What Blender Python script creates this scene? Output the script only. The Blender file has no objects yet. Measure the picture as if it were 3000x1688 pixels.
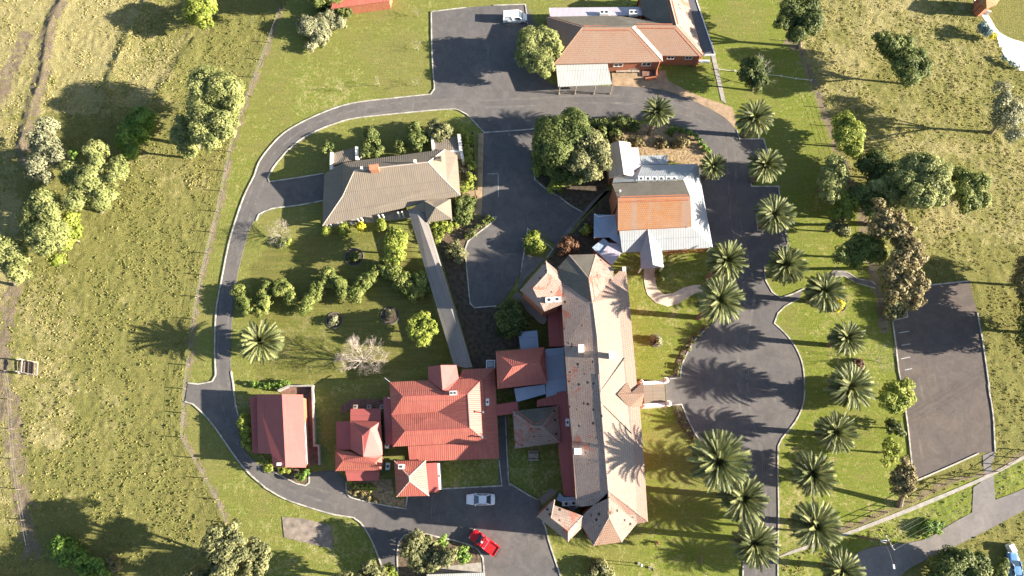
import bpy, bmesh, math, random
import numpy as np
from mathutils import Vector, Matrix, geometry

# ------------------------------------------------------------------ camera, sky, sun, exposure
SC = bpy.context.scene
FPX, TILT, CAMH, NADX = 1900.0, math.radians(15.5), 112.0, 1500.0
cam_data = bpy.data.cameras.new("camera"); cam = bpy.data.objects.new("camera", cam_data)
SC.collection.objects.link(cam); SC.camera = cam
cam_data.sensor_width = 36.0; cam_data.lens = 36.0 * FPX / 3000.0
cam_data.clip_start = 1.0; cam_data.clip_end = 6000.0
cam.location = (0, 0, CAMH); cam.rotation_euler = (TILT, 0, 0)

SUN_EL, SUN_AZ = math.radians(18.0), math.radians(-5.0)      # azimuth measured from +x, anticlockwise
world = bpy.data.worlds.new("World"); SC.world = world; world.use_nodes = True
wn = world.node_tree.nodes; wn.clear()
wo = wn.new('ShaderNodeOutputWorld'); bg = wn.new('ShaderNodeBackground'); sky = wn.new('ShaderNodeTexSky')
sky.sky_type = 'NISHITA'; sky.sun_disc = False
sky.sun_elevation = SUN_EL; sky.sun_rotation = math.pi / 2 - SUN_AZ
sky.air_density = 1.0; sky.dust_density = 1.0; sky.ozone_density = 1.5
bg.inputs['Strength'].default_value = 0.055
world.node_tree.links.new(sky.outputs[0], bg.inputs[0]); world.node_tree.links.new(bg.outputs[0], wo.inputs[0])
sun_d = bpy.data.lights.new("sun", 'SUN'); sun = bpy.data.objects.new("sun", sun_d); SC.collection.objects.link(sun)
sun_d.energy = 4.8; sun_d.angle = math.radians(0.5); sun_d.color = (1.0, 0.91, 0.78)
sdir = Vector((math.cos(SUN_EL) * math.cos(SUN_AZ), math.cos(SUN_EL) * math.sin(SUN_AZ), math.sin(SUN_EL)))
sun.rotation_euler = sdir.to_track_quat('Z', 'Y').to_euler(); sun.location = sdir * 300
SC.view_settings.view_transform = 'Standard'; SC.view_settings.look = 'None'
SC.view_settings.exposure = 2.15; SC.view_settings.gamma = 1.0

# ------------------------------------------------------------------ survey: plan readings to metres
CT, ST = math.cos(TILT), math.sin(TILT)
FR = {}
for r, oy in (('1', 0), ('2', 550), ('3', 1088)):
    for c, ox in (('1', 0), ('2', 750), ('3', 1500), ('4', 2200)):
        FR[r + c] = (ox, oy, 2.415)
FR.update(d=(0, 0, 0.85840), n=(0, 0, 1.0), a=(1440, 720, 4.025), b=(1560, 1350, 4.287), c=(960, 1040, 3.2933),
          e=(1740, 390, 3.6225), g=(2400, 1350, 4.287), h=(920, 320, 3.623), i=(1560, 0, 4.2933), k=(680, 1100, 4.2607))
def nat(fr, x, y):
    o = FR[fr]; return o[0] + x / o[2], o[1] + y / o[2]
def ray(px, py, z):
    u, v = (px - NADX) / FPX, -(py - 844.0) / FPX
    dx, dy, dz = u, v * CT + ST, v * ST - CT
    t = (z - CAMH) / dz
    return Vector((dx * t, dy * t, z))
def W(fr, x, y, z=0.0):
    return ray(*nat(fr, x, y), z)
def pts(s, z=0.0):
    """'12: x,y x,y 22: x,y' -> list of world points"""
    out, fr = [], 'n'
    for tok in s.split():
        if tok.endswith(':'): fr = tok[:-1]
        else:
            x, y = tok.split(','); out.append(W(fr, float(x), float(y), z))
    return out
def to_px(X, Y, Z=0.0):
    dz = Z - CAMH
    yc = Y * CT + dz * ST; zc = -Y * ST + dz * CT
    return NADX + FPX * X / -zc, 844.0 - FPX * yc / -zc
def mpp(fr, x, y, z=0):          # metres per reading unit at a point
    a, b = W(fr, x, y, z), W(fr, x + 10, y, z); return (b - a).length / 10

# ------------------------------------------------------------------ materials
MATS = {}
def newmat(name):
    m = bpy.data.materials.new(name); m.use_nodes = True; nt = m.node_tree; nt.nodes.clear()
    o = nt.nodes.new('ShaderNodeOutputMaterial'); p = nt.nodes.new('ShaderNodeBsdfPrincipled')
    nt.links.new(p.outputs[0], o.inputs[0]); MATS[name] = m
    p.inputs['Specular IOR Level'].default_value = 0.25
    return m, nt, p
class N:
    def __init__(s, nt): s.nt = nt
    def n(s, t, **kw):
        x = s.nt.nodes.new(t)
        for k, v in kw.items():
            if k in x.inputs.keys(): x.inputs[k].default_value = v
            else: setattr(x, k, v)
        return x
    def l(s, a, b): s.nt.links.new(a, b)
    def noise(s, vec, scale, detail=4, rough=0.6, dist=0.0):
        x = s.n('ShaderNodeTexNoise'); x.inputs['Scale'].default_value = scale; x.inputs['Detail'].default_value = detail
        x.inputs['Roughness'].default_value = rough; x.inputs['Distortion'].default_value = dist
        if vec is not None: s.l(vec, x.inputs['Vector'])
        return x.outputs['Fac']
    def ramp(s, fac, stops):
        x = s.n('ShaderNodeValToRGB'); e = x.color_ramp.elements
        while len(e) < len(stops): e.new(0.5)
        for el, (p, c) in zip(e, stops):
            el.position = p; el.color = (*c, 1) if len(c) == 3 else c
        s.l(fac, x.inputs[0]); return x.outputs[0]
    def rampv(s, fac, a, b):
        x = s.n('ShaderNodeMapRange'); x.inputs['From Min'].default_value = a; x.inputs['From Max'].default_value = b
        s.l(fac, x.inputs['Value']); return x.outputs[0]
    def mix(s, fac, a, b, mode='MIX'):
        x = s.n('ShaderNodeMix'); x.data_type = 'RGBA'; x.blend_type = mode
        for sock, v in ((x.inputs[0], fac), (x.inputs[6], a), (x.inputs[7], b)):
            if isinstance(v, (int, float)): sock.default_value = v
            elif isinstance(v, tuple): sock.default_value = (*v, 1)
            else: s.l(v, sock)
        return x.outputs[2]
    def math(s, op, a, b=0.0):
        x = s.n('ShaderNodeMath'); x.operation = op
        for sock, v in ((x.inputs[0], a), (x.inputs[1], b)):
            if isinstance(v, (int, float)): sock.default_value = v
            else: s.l(v, sock)
        return x.outputs[0]
    def bump(s, h, strength, dist=0.1):
        x = s.n('ShaderNodeBump'); x.inputs['Strength'].default_value = strength; x.inputs['Distance'].default_value = dist
        s.l(h, x.inputs['Height']); return x.outputs[0]
    def obj(s): return s.n('ShaderNodeTexCoord').outputs['Object']
    def pos(s): return s.n('ShaderNodeNewGeometry').outputs['Position']
    def uv(s): return s.n('ShaderNodeUVMap').outputs[0]
    def scaled(s, vec, x, y, z=1):
        m = s.n('ShaderNodeMapping'); m.inputs['Scale'].default_value = (x, y, z); s.l(vec, m.inputs[0]); return m.outputs[0]

def plain(name, col, rough=0.7, var=0.15, scale=2.0, metal=0.0, spec=0.25, bump=0.0):
    m, nt, p = newmat(name); g = N(nt)
    f = g.noise(g.pos(), scale, 5)
    lo = tuple(c * (1 - var) for c in col); hi = tuple(min(1, c * (1 + var)) for c in col)
    g.l(g.ramp(f, [(0.3, lo), (0.7, hi)]), p.inputs['Base Color'])
    p.inputs['Roughness'].default_value = rough; p.inputs['Metallic'].default_value = metal
    p.inputs['Specular IOR Level'].default_value = spec
    if bump: g.l(g.bump(f, bump), p.inputs['Normal'])
    return m

def tile_mat(name, base, second, patch, moss, patch_amt=0.62, moss_amt=0.66, spot=0.0, band=0.0):
    """Weathered roof tiles laid in courses (UV in metres: u along the eave, v up the slope)."""
    m, nt, p = newmat(name); g = N(nt); uv = g.uv(); ps = g.pos()
    br = g.n('ShaderNodeTexBrick'); br.offset = 0.5
    for k, v in (('Scale', 1.0), ('Brick Width', 0.32), ('Row Height', 0.36), ('Mortar Size', 0.035), ('Mortar Smooth', 0.4), ('Bias', 0.0)):
        br.inputs[k].default_value = v
    br.inputs['Color1'].default_value = (*base, 1); br.inputs['Color2'].default_value = (*second, 1)
    br.inputs['Mortar'].default_value = (*[c * 0.55 for c in base], 1)
    g.l(uv, br.inputs['Vector'])
    c = br.outputs['Color']
    c = g.mix(g.rampv(g.noise(ps, 0.35, 4, 0.7), 0.45, 0.72), c, second)
    c = g.mix(g.rampv(g.noise(ps, 0.22, 5, 0.75, 1.0), patch_amt, patch_amt + 0.05), c, patch)
    if band:   # whole courses replaced with newer tiles
        sx = g.n('ShaderNodeSeparateXYZ'); g.l(uv, sx.inputs[0])
        cx = g.n('ShaderNodeCombineXYZ'); g.l(sx.outputs[0], cx.inputs[0])
        c = g.mix(g.rampv(g.noise(cx.outputs[0], 0.45, 2, 0.6), band, band + 0.12), c, patch)
    c = g.mix(g.rampv(g.noise(ps, 1.6, 6, 0.8), moss_amt, moss_amt + 0.15), c, moss)
    if spot:
        vo = g.n('ShaderNodeTexVoronoi'); vo.inputs['Scale'].default_value = 0.95; g.l(ps, vo.inputs['Vector'])
        near = g.rampv(vo.outputs['Distance'], 0.27, 0.16)
        keep = g.math('GREATER_THAN', g.noise(ps, 0.5, 3, 0.8), spot)
        c = g.mix(g.math('MULTIPLY', near, keep), c, (0.05, 0.035, 0.03))
    c = g.mix(0.35, c, g.ramp(g.noise(ps, 3.5, 5, 0.8), [(0.2, (0.25, 0.25, 0.25)), (0.8, (1, 1, 1))]), 'MULTIPLY')
    g.l(c, p.inputs['Base Color']); p.inputs['Roughness'].default_value = 0.85
    g.l(g.bump(g.math('ADD', br.outputs['Fac'], g.noise(ps, 4, 3)), 0.5, -0.04), p.inputs['Normal'])
    return m

def sheet_mat(name, base, streak, rough=0.5, period=0.42, streak_amt=0.5, spec=0.35, bumps=0.2):
    """Painted or bare corrugated sheet: ribs run down the slope, weather streaks along them."""
    m, nt, p = newmat(name); g = N(nt); uv = g.uv()
    st = g.noise(g.scaled(uv, 2.2, 0.16), 1.6, 5, 0.7)
    bl = g.noise(g.pos(), 0.45, 5, 0.65)
    c = g.mix(g.rampv(st, 0.42, 0.72), base, streak)
    c = g.mix(streak_amt, base, c)
    c = g.mix(0.45, c, g.ramp(bl, [(0.25, (0.62, 0.62, 0.62)), (0.75, (1, 1, 1))]), 'MULTIPLY')
    sx = g.n('ShaderNodeSeparateXYZ'); g.l(uv, sx.inputs[0])
    period = period * 0.6
    wv = g.math('SINE', g.math('MULTIPLY', sx.outputs[0], 2 * math.pi / period))
    # sheet laps across the slope
    lp = g.math('LESS_THAN', g.math('FRACT', g.math('MULTIPLY', sx.outputs[1], 1 / 3.7)), 0.02)
    c = g.mix(g.math('MULTIPLY', lp, 0.4), c, (0.05, 0.05, 0.05))
    g.l(c, p.inputs['Base Color']); p.inputs['Roughness'].default_value = rough
    p.inputs['Specular IOR Level'].default_value = spec
    g.l(g.bump(g.math('ADD', wv, g.math('MULTIPLY', st, 1.5)), bumps, 0.05), p.inputs['Normal'])
    return m

def asphalt_mat(name, base, warm, aged=0.5):
    m, nt, p = newmat(name); g = N(nt); ps = g.pos()
    c = g.mix(g.rampv(g.noise(ps, 0.09, 5, 0.65, 0.6), 0.4, 0.68), base, warm)
    c = g.mix(0.8, c, g.ramp(g.noise(ps, 0.5, 7, 0.78, 0.8), [(0.28, (0.5, 0.5, 0.52)), (0.72, (1, 1, 1))]), 'MULTIPLY')
    c = g.mix(g.math('MULTIPLY', g.rampv(g.noise(ps, 0.22, 3, 0.5, 1.5), 0.60, 0.66), 0.5), c, tuple(x * 0.72 for x in base))
    c = g.mix(g.math('MULTIPLY', g.rampv(g.noise(ps, 2.6, 5, 0.85), 0.66, 0.74), 0.6), c, (0.24, 0.20, 0.15))
    c = g.mix(g.rampv(g.noise(g.scaled(ps, 1, 0.12), 0.9, 4, 0.7), 0.6, 0.8), c, tuple(x * 1.35 for x in base))
    vo = g.n('ShaderNodeTexVoronoi'); vo.feature = 'DISTANCE_TO_EDGE'; vo.inputs['Scale'].default_value = 0.16
    wob = g.n('ShaderNodeVectorMath'); wob.operation = 'ADD'
    ns = g.n('ShaderNodeTexNoise'); ns.inputs['Scale'].default_value = 0.5; g.l(ps, ns.inputs['Vector'])
    sc = g.n('ShaderNodeVectorMath'); sc.operation = 'SCALE'; sc.inputs['Scale'].default_value = 4.0; g.l(ns.outputs['Color'], sc.inputs[0])
    g.l(ps, wob.inputs[0]); g.l(sc.outputs[0], wob.inputs[1]); g.l(wob.outputs[0], vo.inputs['Vector'])
    crack = g.math('MULTIPLY', g.rampv(vo.outputs['Distance'], 0.012, 0.004), aged)
    c = g.mix(crack, c, tuple(x * 0.5 for x in base))
    c = g.mix(0.4, c, g.ramp(g.noise(ps, 7, 3, 0.8), [(0.3, (0.65, 0.65, 0.65)), (0.7, (1, 1, 1))]), 'MULTIPLY')
    g.l(c, p.inputs['Base Color']); p.inputs['Roughness'].default_value = 0.9
    p.inputs['Specular IOR Level'].default_value = 0.1
    g.l(g.bump(g.noise(ps, 9, 3, 0.8), 0.35, 0.03), p.inputs['Normal'])
    return m

def leaf_mat(name, dark, mid, light, trans=0.25):
    dark, mid, light = [tuple(min(0.9, v * 1.3) for v in q) for q in (dark, mid, light)]
    m, nt, p = newmat(name); g = N(nt)
    at = g.n('ShaderNodeAttribute'); at.attribute_name = 'tint'
    f = g.math('ADD', g.math('MULTIPLY', at.outputs['Fac'], 0.75), g.math('MULTIPLY', g.noise(g.pos(), 0.35, 3), 0.25))
    c = g.ramp(f, [(0.15, dark), (0.5, mid), (0.88, light)])
    g.l(c, p.inputs['Base Color']); p.inputs['Roughness'].default_value = 0.6; p.inputs['Specular IOR Level'].default_value = 0.2
    tr = g.n('ShaderNodeBsdfTranslucent'); g.l(g.mix(0.5, c, light), tr.inputs[0])
    mx = g.n('ShaderNodeMixShader'); mx.inputs[0].default_value = trans
    g.l(p.outputs[0], mx.inputs[1]); g.l(tr.outputs[0], mx.inputs[2])
    out = [n for n in nt.nodes if n.type == 'OUTPUT_MATERIAL'][0]
    g.l(mx.outputs[0], out.inputs[0]); return m

tile_mat('tile_main', (0.39, 0.265, 0.21), (0.41, 0.315, 0.26), (0.42, 0.16, 0.11), (0.20, 0.15, 0.125), 0.565, 0.64, spot=0.50)
tile_mat('tile_east_sunlit', (0.48, 0.385, 0.30), (0.46, 0.345, 0.27), (0.44, 0.30, 0.23), (0.36, 0.28, 0.22), 0.66, 0.68)  # main roof tiles without spots, paler to put the east slope's sun into the colour
tile_mat('tile_pink', (0.42, 0.30, 0.235), (0.40, 0.27, 0.21), (0.44, 0.23, 0.17), (0.28, 0.20, 0.16), 0.64, 0.68)
tile_mat('tile_red_patch', (0.36, 0.22, 0.165), (0.34, 0.20, 0.15), (0.45, 0.16, 0.09), (0.20, 0.12, 0.10), 0.6, 0.66)
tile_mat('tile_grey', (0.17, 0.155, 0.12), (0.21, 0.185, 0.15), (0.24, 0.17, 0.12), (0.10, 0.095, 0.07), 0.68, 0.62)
tile_mat('tile_brick', (0.40, 0.235, 0.16), (0.35, 0.235, 0.17), (0.46, 0.20, 0.11), (0.20, 0.16, 0.12), 0.66, 0.63)
tile_mat('tile_orange', (0.44, 0.195, 0.075), (0.38, 0.215, 0.125), (0.33, 0.22, 0.16), (0.24, 0.15, 0.10), 0.70, 0.62, band=0.50)
tile_mat('tile_bright', (0.58, 0.20, 0.09), (0.52, 0.22, 0.12), (0.60, 0.24, 0.10), (0.36, 0.16, 0.08), 0.6, 0.72)
sheet_mat('sheet_red', (0.37, 0.098, 0.078), (0.46, 0.20, 0.12), 0.55, 0.55, 0.7, bumps=0.22)
sheet_mat('sheet_red_plain', (0.375, 0.098, 0.085), (0.36, 0.12, 0.098), 0.5, 0.3, 0.25, bumps=0.12)
sheet_mat('sheet_grey', (0.205, 0.172, 0.140), (0.29, 0.215, 0.125), 0.75, 0.6, 0.75)
sheet_mat('sheet_ash', (0.225, 0.20, 0.185), (0.26, 0.235, 0.205), 0.75, 0.5, 0.5)
sheet_mat('sheet_zinc', (0.37, 0.39, 0.40), (0.31, 0.33, 0.335), 0.55, 0.5, 0.5, spec=0.3)
sheet_mat('sheet_blue', (0.36, 0.44, 0.54), (0.42, 0.47, 0.54), 0.5, 0.4, 0.4)
sheet_mat('sheet_lilac', (0.47, 0.42, 0.47), (0.52, 0.49, 0.50), 0.6, 0.4, 0.6)
sheet_mat('sheet_pink', (0.52, 0.42, 0.36), (0.46, 0.35, 0.30), 0.6, 0.45, 0.5)
sheet_mat('sheet_pale', (0.46, 0.46, 0.43), (0.38, 0.38, 0.36), 0.65, 0.5, 0.6)
sheet_mat('sheet_shaded', (0.10, 0.10, 0.11), (0.13, 0.12, 0.12), 0.6, 0.5, 0.5)  # dark grey puts the shade on the verandah roof into its colour
sheet_mat('sheet_brown', (0.20, 0.15, 0.115), (0.23, 0.17, 0.13), 0.7, 0.45, 0.6)
asphalt_mat('asphalt', (0.165, 0.153, 0.147), (0.215, 0.190, 0.170), 0.14)
asphalt_mat('asphalt_old', (0.160, 0.135, 0.120), (0.190, 0.150, 0.125), 0.2)
asphalt_mat('asphalt_road', (0.25, 0.225, 0.21), (0.31, 0.28, 0.25), 0.1)
plain('concrete', (0.34, 0.31, 0.27), 0.9, 0.25, 1.2, bump=0.2)
plain('concrete_grey', (0.17, 0.155, 0.14), 0.9, 0.25, 0.8, bump=0.2)
plain('kerb', (0.42, 0.39, 0.335), 0.9, 0.5, 0.9)
plain('paving_pale', (0.58, 0.48, 0.36), 0.9, 0.25, 0.8, bump=0.2)
plain('paving', (0.34, 0.24, 0.15), 0.9, 0.3, 0.8, bump=0.2)
plain('paving_red', (0.20, 0.11, 0.085), 0.9, 0.35, 1.5, bump=0.3)
plain('concrete_brown', (0.25, 0.205, 0.165), 0.9, 0.4, 0.8, bump=0.2)
plain('gravel_white', (0.85, 0.78, 0.72), 0.95, 0.08, 0.4)
plain('mulch', (0.13, 0.095, 0.062), 0.95, 0.55, 2.5, bump=0.8)
plain('mulch_dry', (0.30, 0.215, 0.12), 0.95, 0.6, 2.2, bump=0.9)
plain('soil', (0.085, 0.065, 0.045), 0.95, 0.5, 1.5, bump=0.7)
plain('brick', (0.36, 0.135, 0.075), 0.9, 0.2, 2.5)
plain('render', (0.66, 0.62, 0.55), 0.85, 0.1, 1.0)
plain('render_brown', (0.30, 0.22, 0.17), 0.85, 0.15, 1.0)
plain('white_paint', (0.80, 0.78, 0.74), 0.5, 0.05, 2.0)
plain('white_plastic', (0.78, 0.78, 0.76), 0.45, 0.06, 2.0)
plain('line_paint', (0.42, 0.41, 0.40), 0.8, 0.35, 2.5)
plain('grille', (0.05, 0.055, 0.06), 0.6, 0.2)
plain('brick_chimney', (0.45, 0.20, 0.11), 0.9, 0.2, 3.0)
plain('timber', (0.34, 0.285, 0.225), 0.9, 0.3, 3.0)
plain('timber_dark', (0.17, 0.13, 0.10), 0.9, 0.3, 3.0)
plain('wire', (0.22, 0.22, 0.22), 0.5, 0.1)
plain('steel', (0.35, 0.35, 0.35), 0.45, 0.1, metal=0.6)
plain('glass_dark', (0.025, 0.035, 0.045), 0.08, 0.1, spec=0.8)
plain('glass_car', (0.045, 0.075, 0.10), 0.06, 0.1, spec=0.9)
plain('car_white', (0.80, 0.80, 0.80), 0.25, 0.02, spec=0.5)
plain('car_red', (0.62, 0.012, 0.018), 0.28, 0.05, spec=0.5)
plain('car_blue', (0.12, 0.26, 0.50), 0.25, 0.05, spec=0.5)
plain('tyre', (0.018, 0.018, 0.018), 0.9, 0.2)
plain('alloy', (0.42, 0.42, 0.43), 0.35, 0.1, metal=0.7)
plain('lamp_lens', (0.75, 0.75, 0.72), 0.2, 0.05, spec=0.6)
plain('lamp_red', (0.45, 0.02, 0.02), 0.25, 0.05, spec=0.6)
plain('bark', (0.21, 0.165, 0.125), 0.95, 0.35, 4.0, bump=0.6)
plain('bark_pale', (0.50, 0.45, 0.38), 0.9, 0.25, 4.0)
plain('twig', (0.43, 0.355, 0.305), 0.9, 0.2, 3.0)
plain('twig_grey', (0.33, 0.285, 0.22), 0.9, 0.2, 3.0)
plain('palm_trunk', (0.17, 0.125, 0.09), 0.95, 0.45, 5.0, bump=0.9)
plain('palm_fruit', (0.55, 0.30, 0.035), 0.8, 0.3, 6.0)
plain('red_flower', (0.50, 0.03, 0.03), 0.8, 0.3, 6.0)
leaf_mat('leaf_pepper', (0.095, 0.112, 0.035), (0.195, 0.212, 0.072), (0.32, 0.325, 0.125), 0.32)
leaf_mat('leaf_bright', (0.080, 0.112, 0.018), (0.190, 0.225, 0.038), (0.33, 0.34, 0.075), 0.3)
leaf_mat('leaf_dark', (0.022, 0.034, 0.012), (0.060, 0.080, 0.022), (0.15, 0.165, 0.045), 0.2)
leaf_mat('leaf_mid', (0.034, 0.052, 0.014), (0.088, 0.112, 0.030), (0.19, 0.205, 0.062), 0.25)
leaf_mat('leaf_hedge', (0.045, 0.068, 0.016), (0.125, 0.150, 0.036), (0.26, 0.27, 0.08), 0.25)
leaf_mat('leaf_olive', (0.050, 0.055, 0.024), (0.125, 0.128, 0.054), (0.25, 0.24, 0.105), 0.2)
leaf_mat('leaf_grey', (0.085, 0.090, 0.045), (0.185, 0.185, 0.100), (0.29, 0.28, 0.165), 0.2)
leaf_mat('leaf_brown', (0.070, 0.060, 0.026), (0.160, 0.130, 0.056), (0.27, 0.215, 0.095), 0.2)
leaf_mat('leaf_rust', (0.06, 0.032, 0.02), (0.13, 0.065, 0.035), (0.21, 0.11, 0.06), 0.2)
leaf_mat('leaf_green', (0.035, 0.070, 0.015), (0.105, 0.175, 0.030), (0.21, 0.30, 0.06), 0.25)
leaf_mat('leaf_yellow', (0.30, 0.27, 0.02), (0.50, 0.43, 0.03), (0.60, 0.55, 0.06), 0.25)
leaf_mat('leaf_blue', (0.06, 0.09, 0.085), (0.13, 0.18, 0.17), (0.22, 0.29, 0.28), 0.2)
leaf_mat('leaf_palm', (0.040, 0.046, 0.018), (0.100, 0.116, 0.040), (0.235, 0.240, 0.095), 0.12)

# ------------------------------------------------------------------ mesh helpers
ORG = {}
def set_mesh(me, V, F, uvs=True):
    me.from_pydata([tuple(v) for v in V], [], F)
    me.validate(clean_customdata=False)
    if uvs and me.polygons:
        lay = me.uv_layers.new(name="UVMap")
        for poly in me.polygons:
            n = poly.normal
            h = Vector((0, 0, 1)).cross(n)
            h = h.normalized() if h.length > 1e-3 else Vector((1, 0, 0))
            s = n.cross(h)
            for li in poly.loop_indices:
                co = me.vertices[me.loops[li].vertex_index].co
                lay.data[li].uv = (co.dot(h), co.dot(s))
def mk(name, V, F, mat, parent=None, org=None, fm=None, smooth=False):
    """One mesh object. V in world metres; org = its own base point when it has no parent."""
    o0 = ORG[parent.name] if parent is not None else Vector(org if org is not None else (0, 0, 0))
    me = bpy.data.meshes.new(name)
    set_mesh(me, [Vector(v) - o0 for v in V], F)
    ml = [mat] if isinstance(mat, str) else mat
    for m in ml: me.materials.append(MATS[m])
    if fm and len(me.polygons) == len(fm): me.polygons.foreach_set('material_index', fm)
    if smooth: me.polygons.foreach_set('use_smooth', [True] * len(me.polygons))
    o = bpy.data.objects.new(name, me); SC.collection.objects.link(o)
    if parent is not None: o.parent = parent
    else: o.location = o0
    ORG[o.name] = o0.copy()
    return o
def tag(o, label=None, cat=None, group=None, kind=None):
    if label: o['label'] = label
    if cat: o['category'] = cat
    if group: o['group'] = group
    if kind: o['kind'] = kind
    return o
def thing(name, label, cat, loc, group=None, rz=0.0):
    o = bpy.data.objects.new(name, None); o.empty_display_size = 0.5; SC.collection.objects.link(o)
    o.location = loc; o.rotation_euler = (0, 0, rz)
    ORG[o.name] = Vector(loc); return tag(o, label, cat, group)
class MB:
    def __init__(s): s.V, s.F, s.M = [], [], []
    def add(s, V, F, m=0):
        b = len(s.V); s.V += [Vector(v) for v in V]; s.F += [tuple(b + i for i in f) for f in F]; s.M += [m] * len(F)
    def prism(s, poly, z0, z1, m=0):
        """poly: list of points (xy used); z0/z1 numbers or lists"""
        n = len(poly)
        area = sum(poly[i][0] * poly[(i + 1) % n][1] - poly[(i + 1) % n][0] * poly[i][1] for i in range(n))
        if area < 0: poly = poly[::-1]
        a = [(p[0], p[1], z0) for p in poly]; b = [(p[0], p[1], z1) for p in poly]
        s.add(a + b, [tuple(range(n))[::-1], tuple(range(n, 2 * n))] + [(i, (i + 1) % n, n + (i + 1) % n, n + i) for i in range(n)], m)
    def box(s, c, size, rz=0.0, m=0, rot=None):
        x, y, z = [q / 2 for q in size]
        R = rot if rot is not None else Matrix.Rotation(rz, 3, 'Z')
        vs = [R @ Vector((sx * x, sy * y, sz * z)) + Vector(c) for sz in (-1, 1) for sy in (-1, 1) for sx in (-1, 1)]
        s.add(vs, [(0, 2, 3, 1), (4, 5, 7, 6), (0, 1, 5, 4), (2, 6, 7, 3), (0, 4, 6, 2), (1, 3, 7, 5)], m)
    def tube(s, path, radii, n=7, m=0, cap=True):
        path = [Vector(p) for p in path]
        if isinstance(radii, (int, float)): radii = [radii] * len(path)
        rings = []
        up = Vector((0.13, 0.29, 0.95))
        for i, p in enumerate(path):
            d = (path[min(i + 1, len(path) - 1)] - path[max(i - 1, 0)]).normalized()
            a = d.cross(up)
            if a.length < 0.05: a = d.cross(Vector((1, 0, 0)))
            a.normalize(); b = d.cross(a)
            rings.append([p + (a * math.cos(2 * math.pi * k / n) + b * math.sin(2 * math.pi * k / n)) * radii[i] for k in range(n)])
        V = [v for r in rings for v in r]
        F = [(i * n + k, i * n + (k + 1) % n, (i + 1) * n + (k + 1) % n, (i + 1) * n + k) for i in range(len(path) - 1) for k in range(n)]
        if cap: F += [tuple(range(n))[::-1], tuple((len(path) - 1) * n + k for k in range(n))]
        s.add(V, F, m)
    def strip(s, line, width, z0, z1, m=0):
        """a mitred ribbon of rectangular section along a plan line"""
        P = [Vector((p[0], p[1], 0)) for p in line]; n = len(P); L, R = [], []
        for i in range(n):
            d1 = (P[i] - P[i - 1]).normalized() if i else (P[1] - P[0]).normalized()
            d2 = (P[i + 1] - P[i]).normalized() if i < n - 1 else d1
            t = d1 + d2
            t = t.normalized() if t.length > 1e-6 else d1
            nn = Vector((-t.y, t.x, 0)); k = min(1.6, 1 / max(0.3, nn.dot(Vector((-d1.y, d1.x, 0)))))
            L.append(P[i] + nn * width / 2 * k); R.append(P[i] - nn * width / 2 * k)
        V = []
        for z in (z0, z1):
            V += [(p.x, p.y, z) for p in L] + [(p.x, p.y, z) for p in R]
        F = []
        for i in range(n - 1):
            a, b, c, d = i, i + 1, n + i + 1, n + i
            t = 2 * n
            F += [(t + d, t + c, t + b, t + a), (a, b, t + b, t + a), (c, d, t + d, t + c), (a, d, c, b)]
        F += [(0, 2 * n, 3 * n, n), (n - 1, 2 * n - 1, 4 * n - 1, 3 * n - 1)]
        s.add(V, F, m)
    def build(s, name, mat, parent=None, org=None, smooth=False):
        return mk(name, s.V, s.F, mat, parent, org, s.M if isinstance(mat, list) else None, smooth)
def smooth_line(P, closed=False, step=1.2):
    """Catmull-Rom through plan points, corners over 50 degrees stay sharp"""
    P = [Vector((p[0], p[1], 0)) for p in P]; n = len(P); out = []
    rng = n if closed else n - 1
    def sharp(i):
        a, b, c = P[(i - 1) % n], P[i % n], P[(i + 1) % n]
        if (b - a).length < 1e-4 or (c - b).length < 1e-4: return True
        return (b - a).angle(c - b) > math.radians(42)
    for i in range(rng):
        p1, p2 = P[i], P[(i + 1) % n]
        p0 = P[(i - 1) % n] if (closed or i > 0) and not sharp(i) else p1 * 2 - p2
        p3 = P[(i + 2) % n] if (closed or i < n - 2) and not sharp(i + 1) else p2 * 2 - p1
        k = max(1, int((p2 - p1).length / step))
        for j in range(k):
            t = j / k
            out.append(0.5 * ((2 * p1) + (p2 - p0) * t + (2 * p0 - 5 * p1 + 4 * p2 - p3) * t * t + (3 * p1 - p0 - 3 * p2 + p3) * t ** 3))
    if not closed: out.append(P[-1])
    return out
def slab(name, poly, z, mat, kind='structure', curve=True, depth=0.25):
    P = smooth_line(poly, True) if curve else [Vector((p[0], p[1], 0)) for p in poly]
    tris = geometry.tessellate_polygon([[Vector((p.x, p.y, 0)) for p in P]])
    n = len(P); V = [(p.x, p.y, z) for p in P] + [(p.x, p.y, z - depth) for p in P]
    F = []
    for t in tris:
        a, b, c = (P[i] for i in t)
        F.append(tuple(t) if (b - a).cross(c - a).z > 0 else tuple(t[::-1]))
    F += [(i, n + i, n + (i + 1) % n, (i + 1) % n) for i in range(n)]
    o = mk(name, V, F, mat); tag(o, kind=kind); return o
def kerb(line, w=0.26, z=0.13, curve=True, closed=False):
    P = smooth_line(line, closed) if curve else line
    if closed: P = list(P) + [P[0]]
    b = MB(); b.strip(P, w, -0.1, z); return tag(b.build('kerb', 'kerb'), kind='structure')
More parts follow.
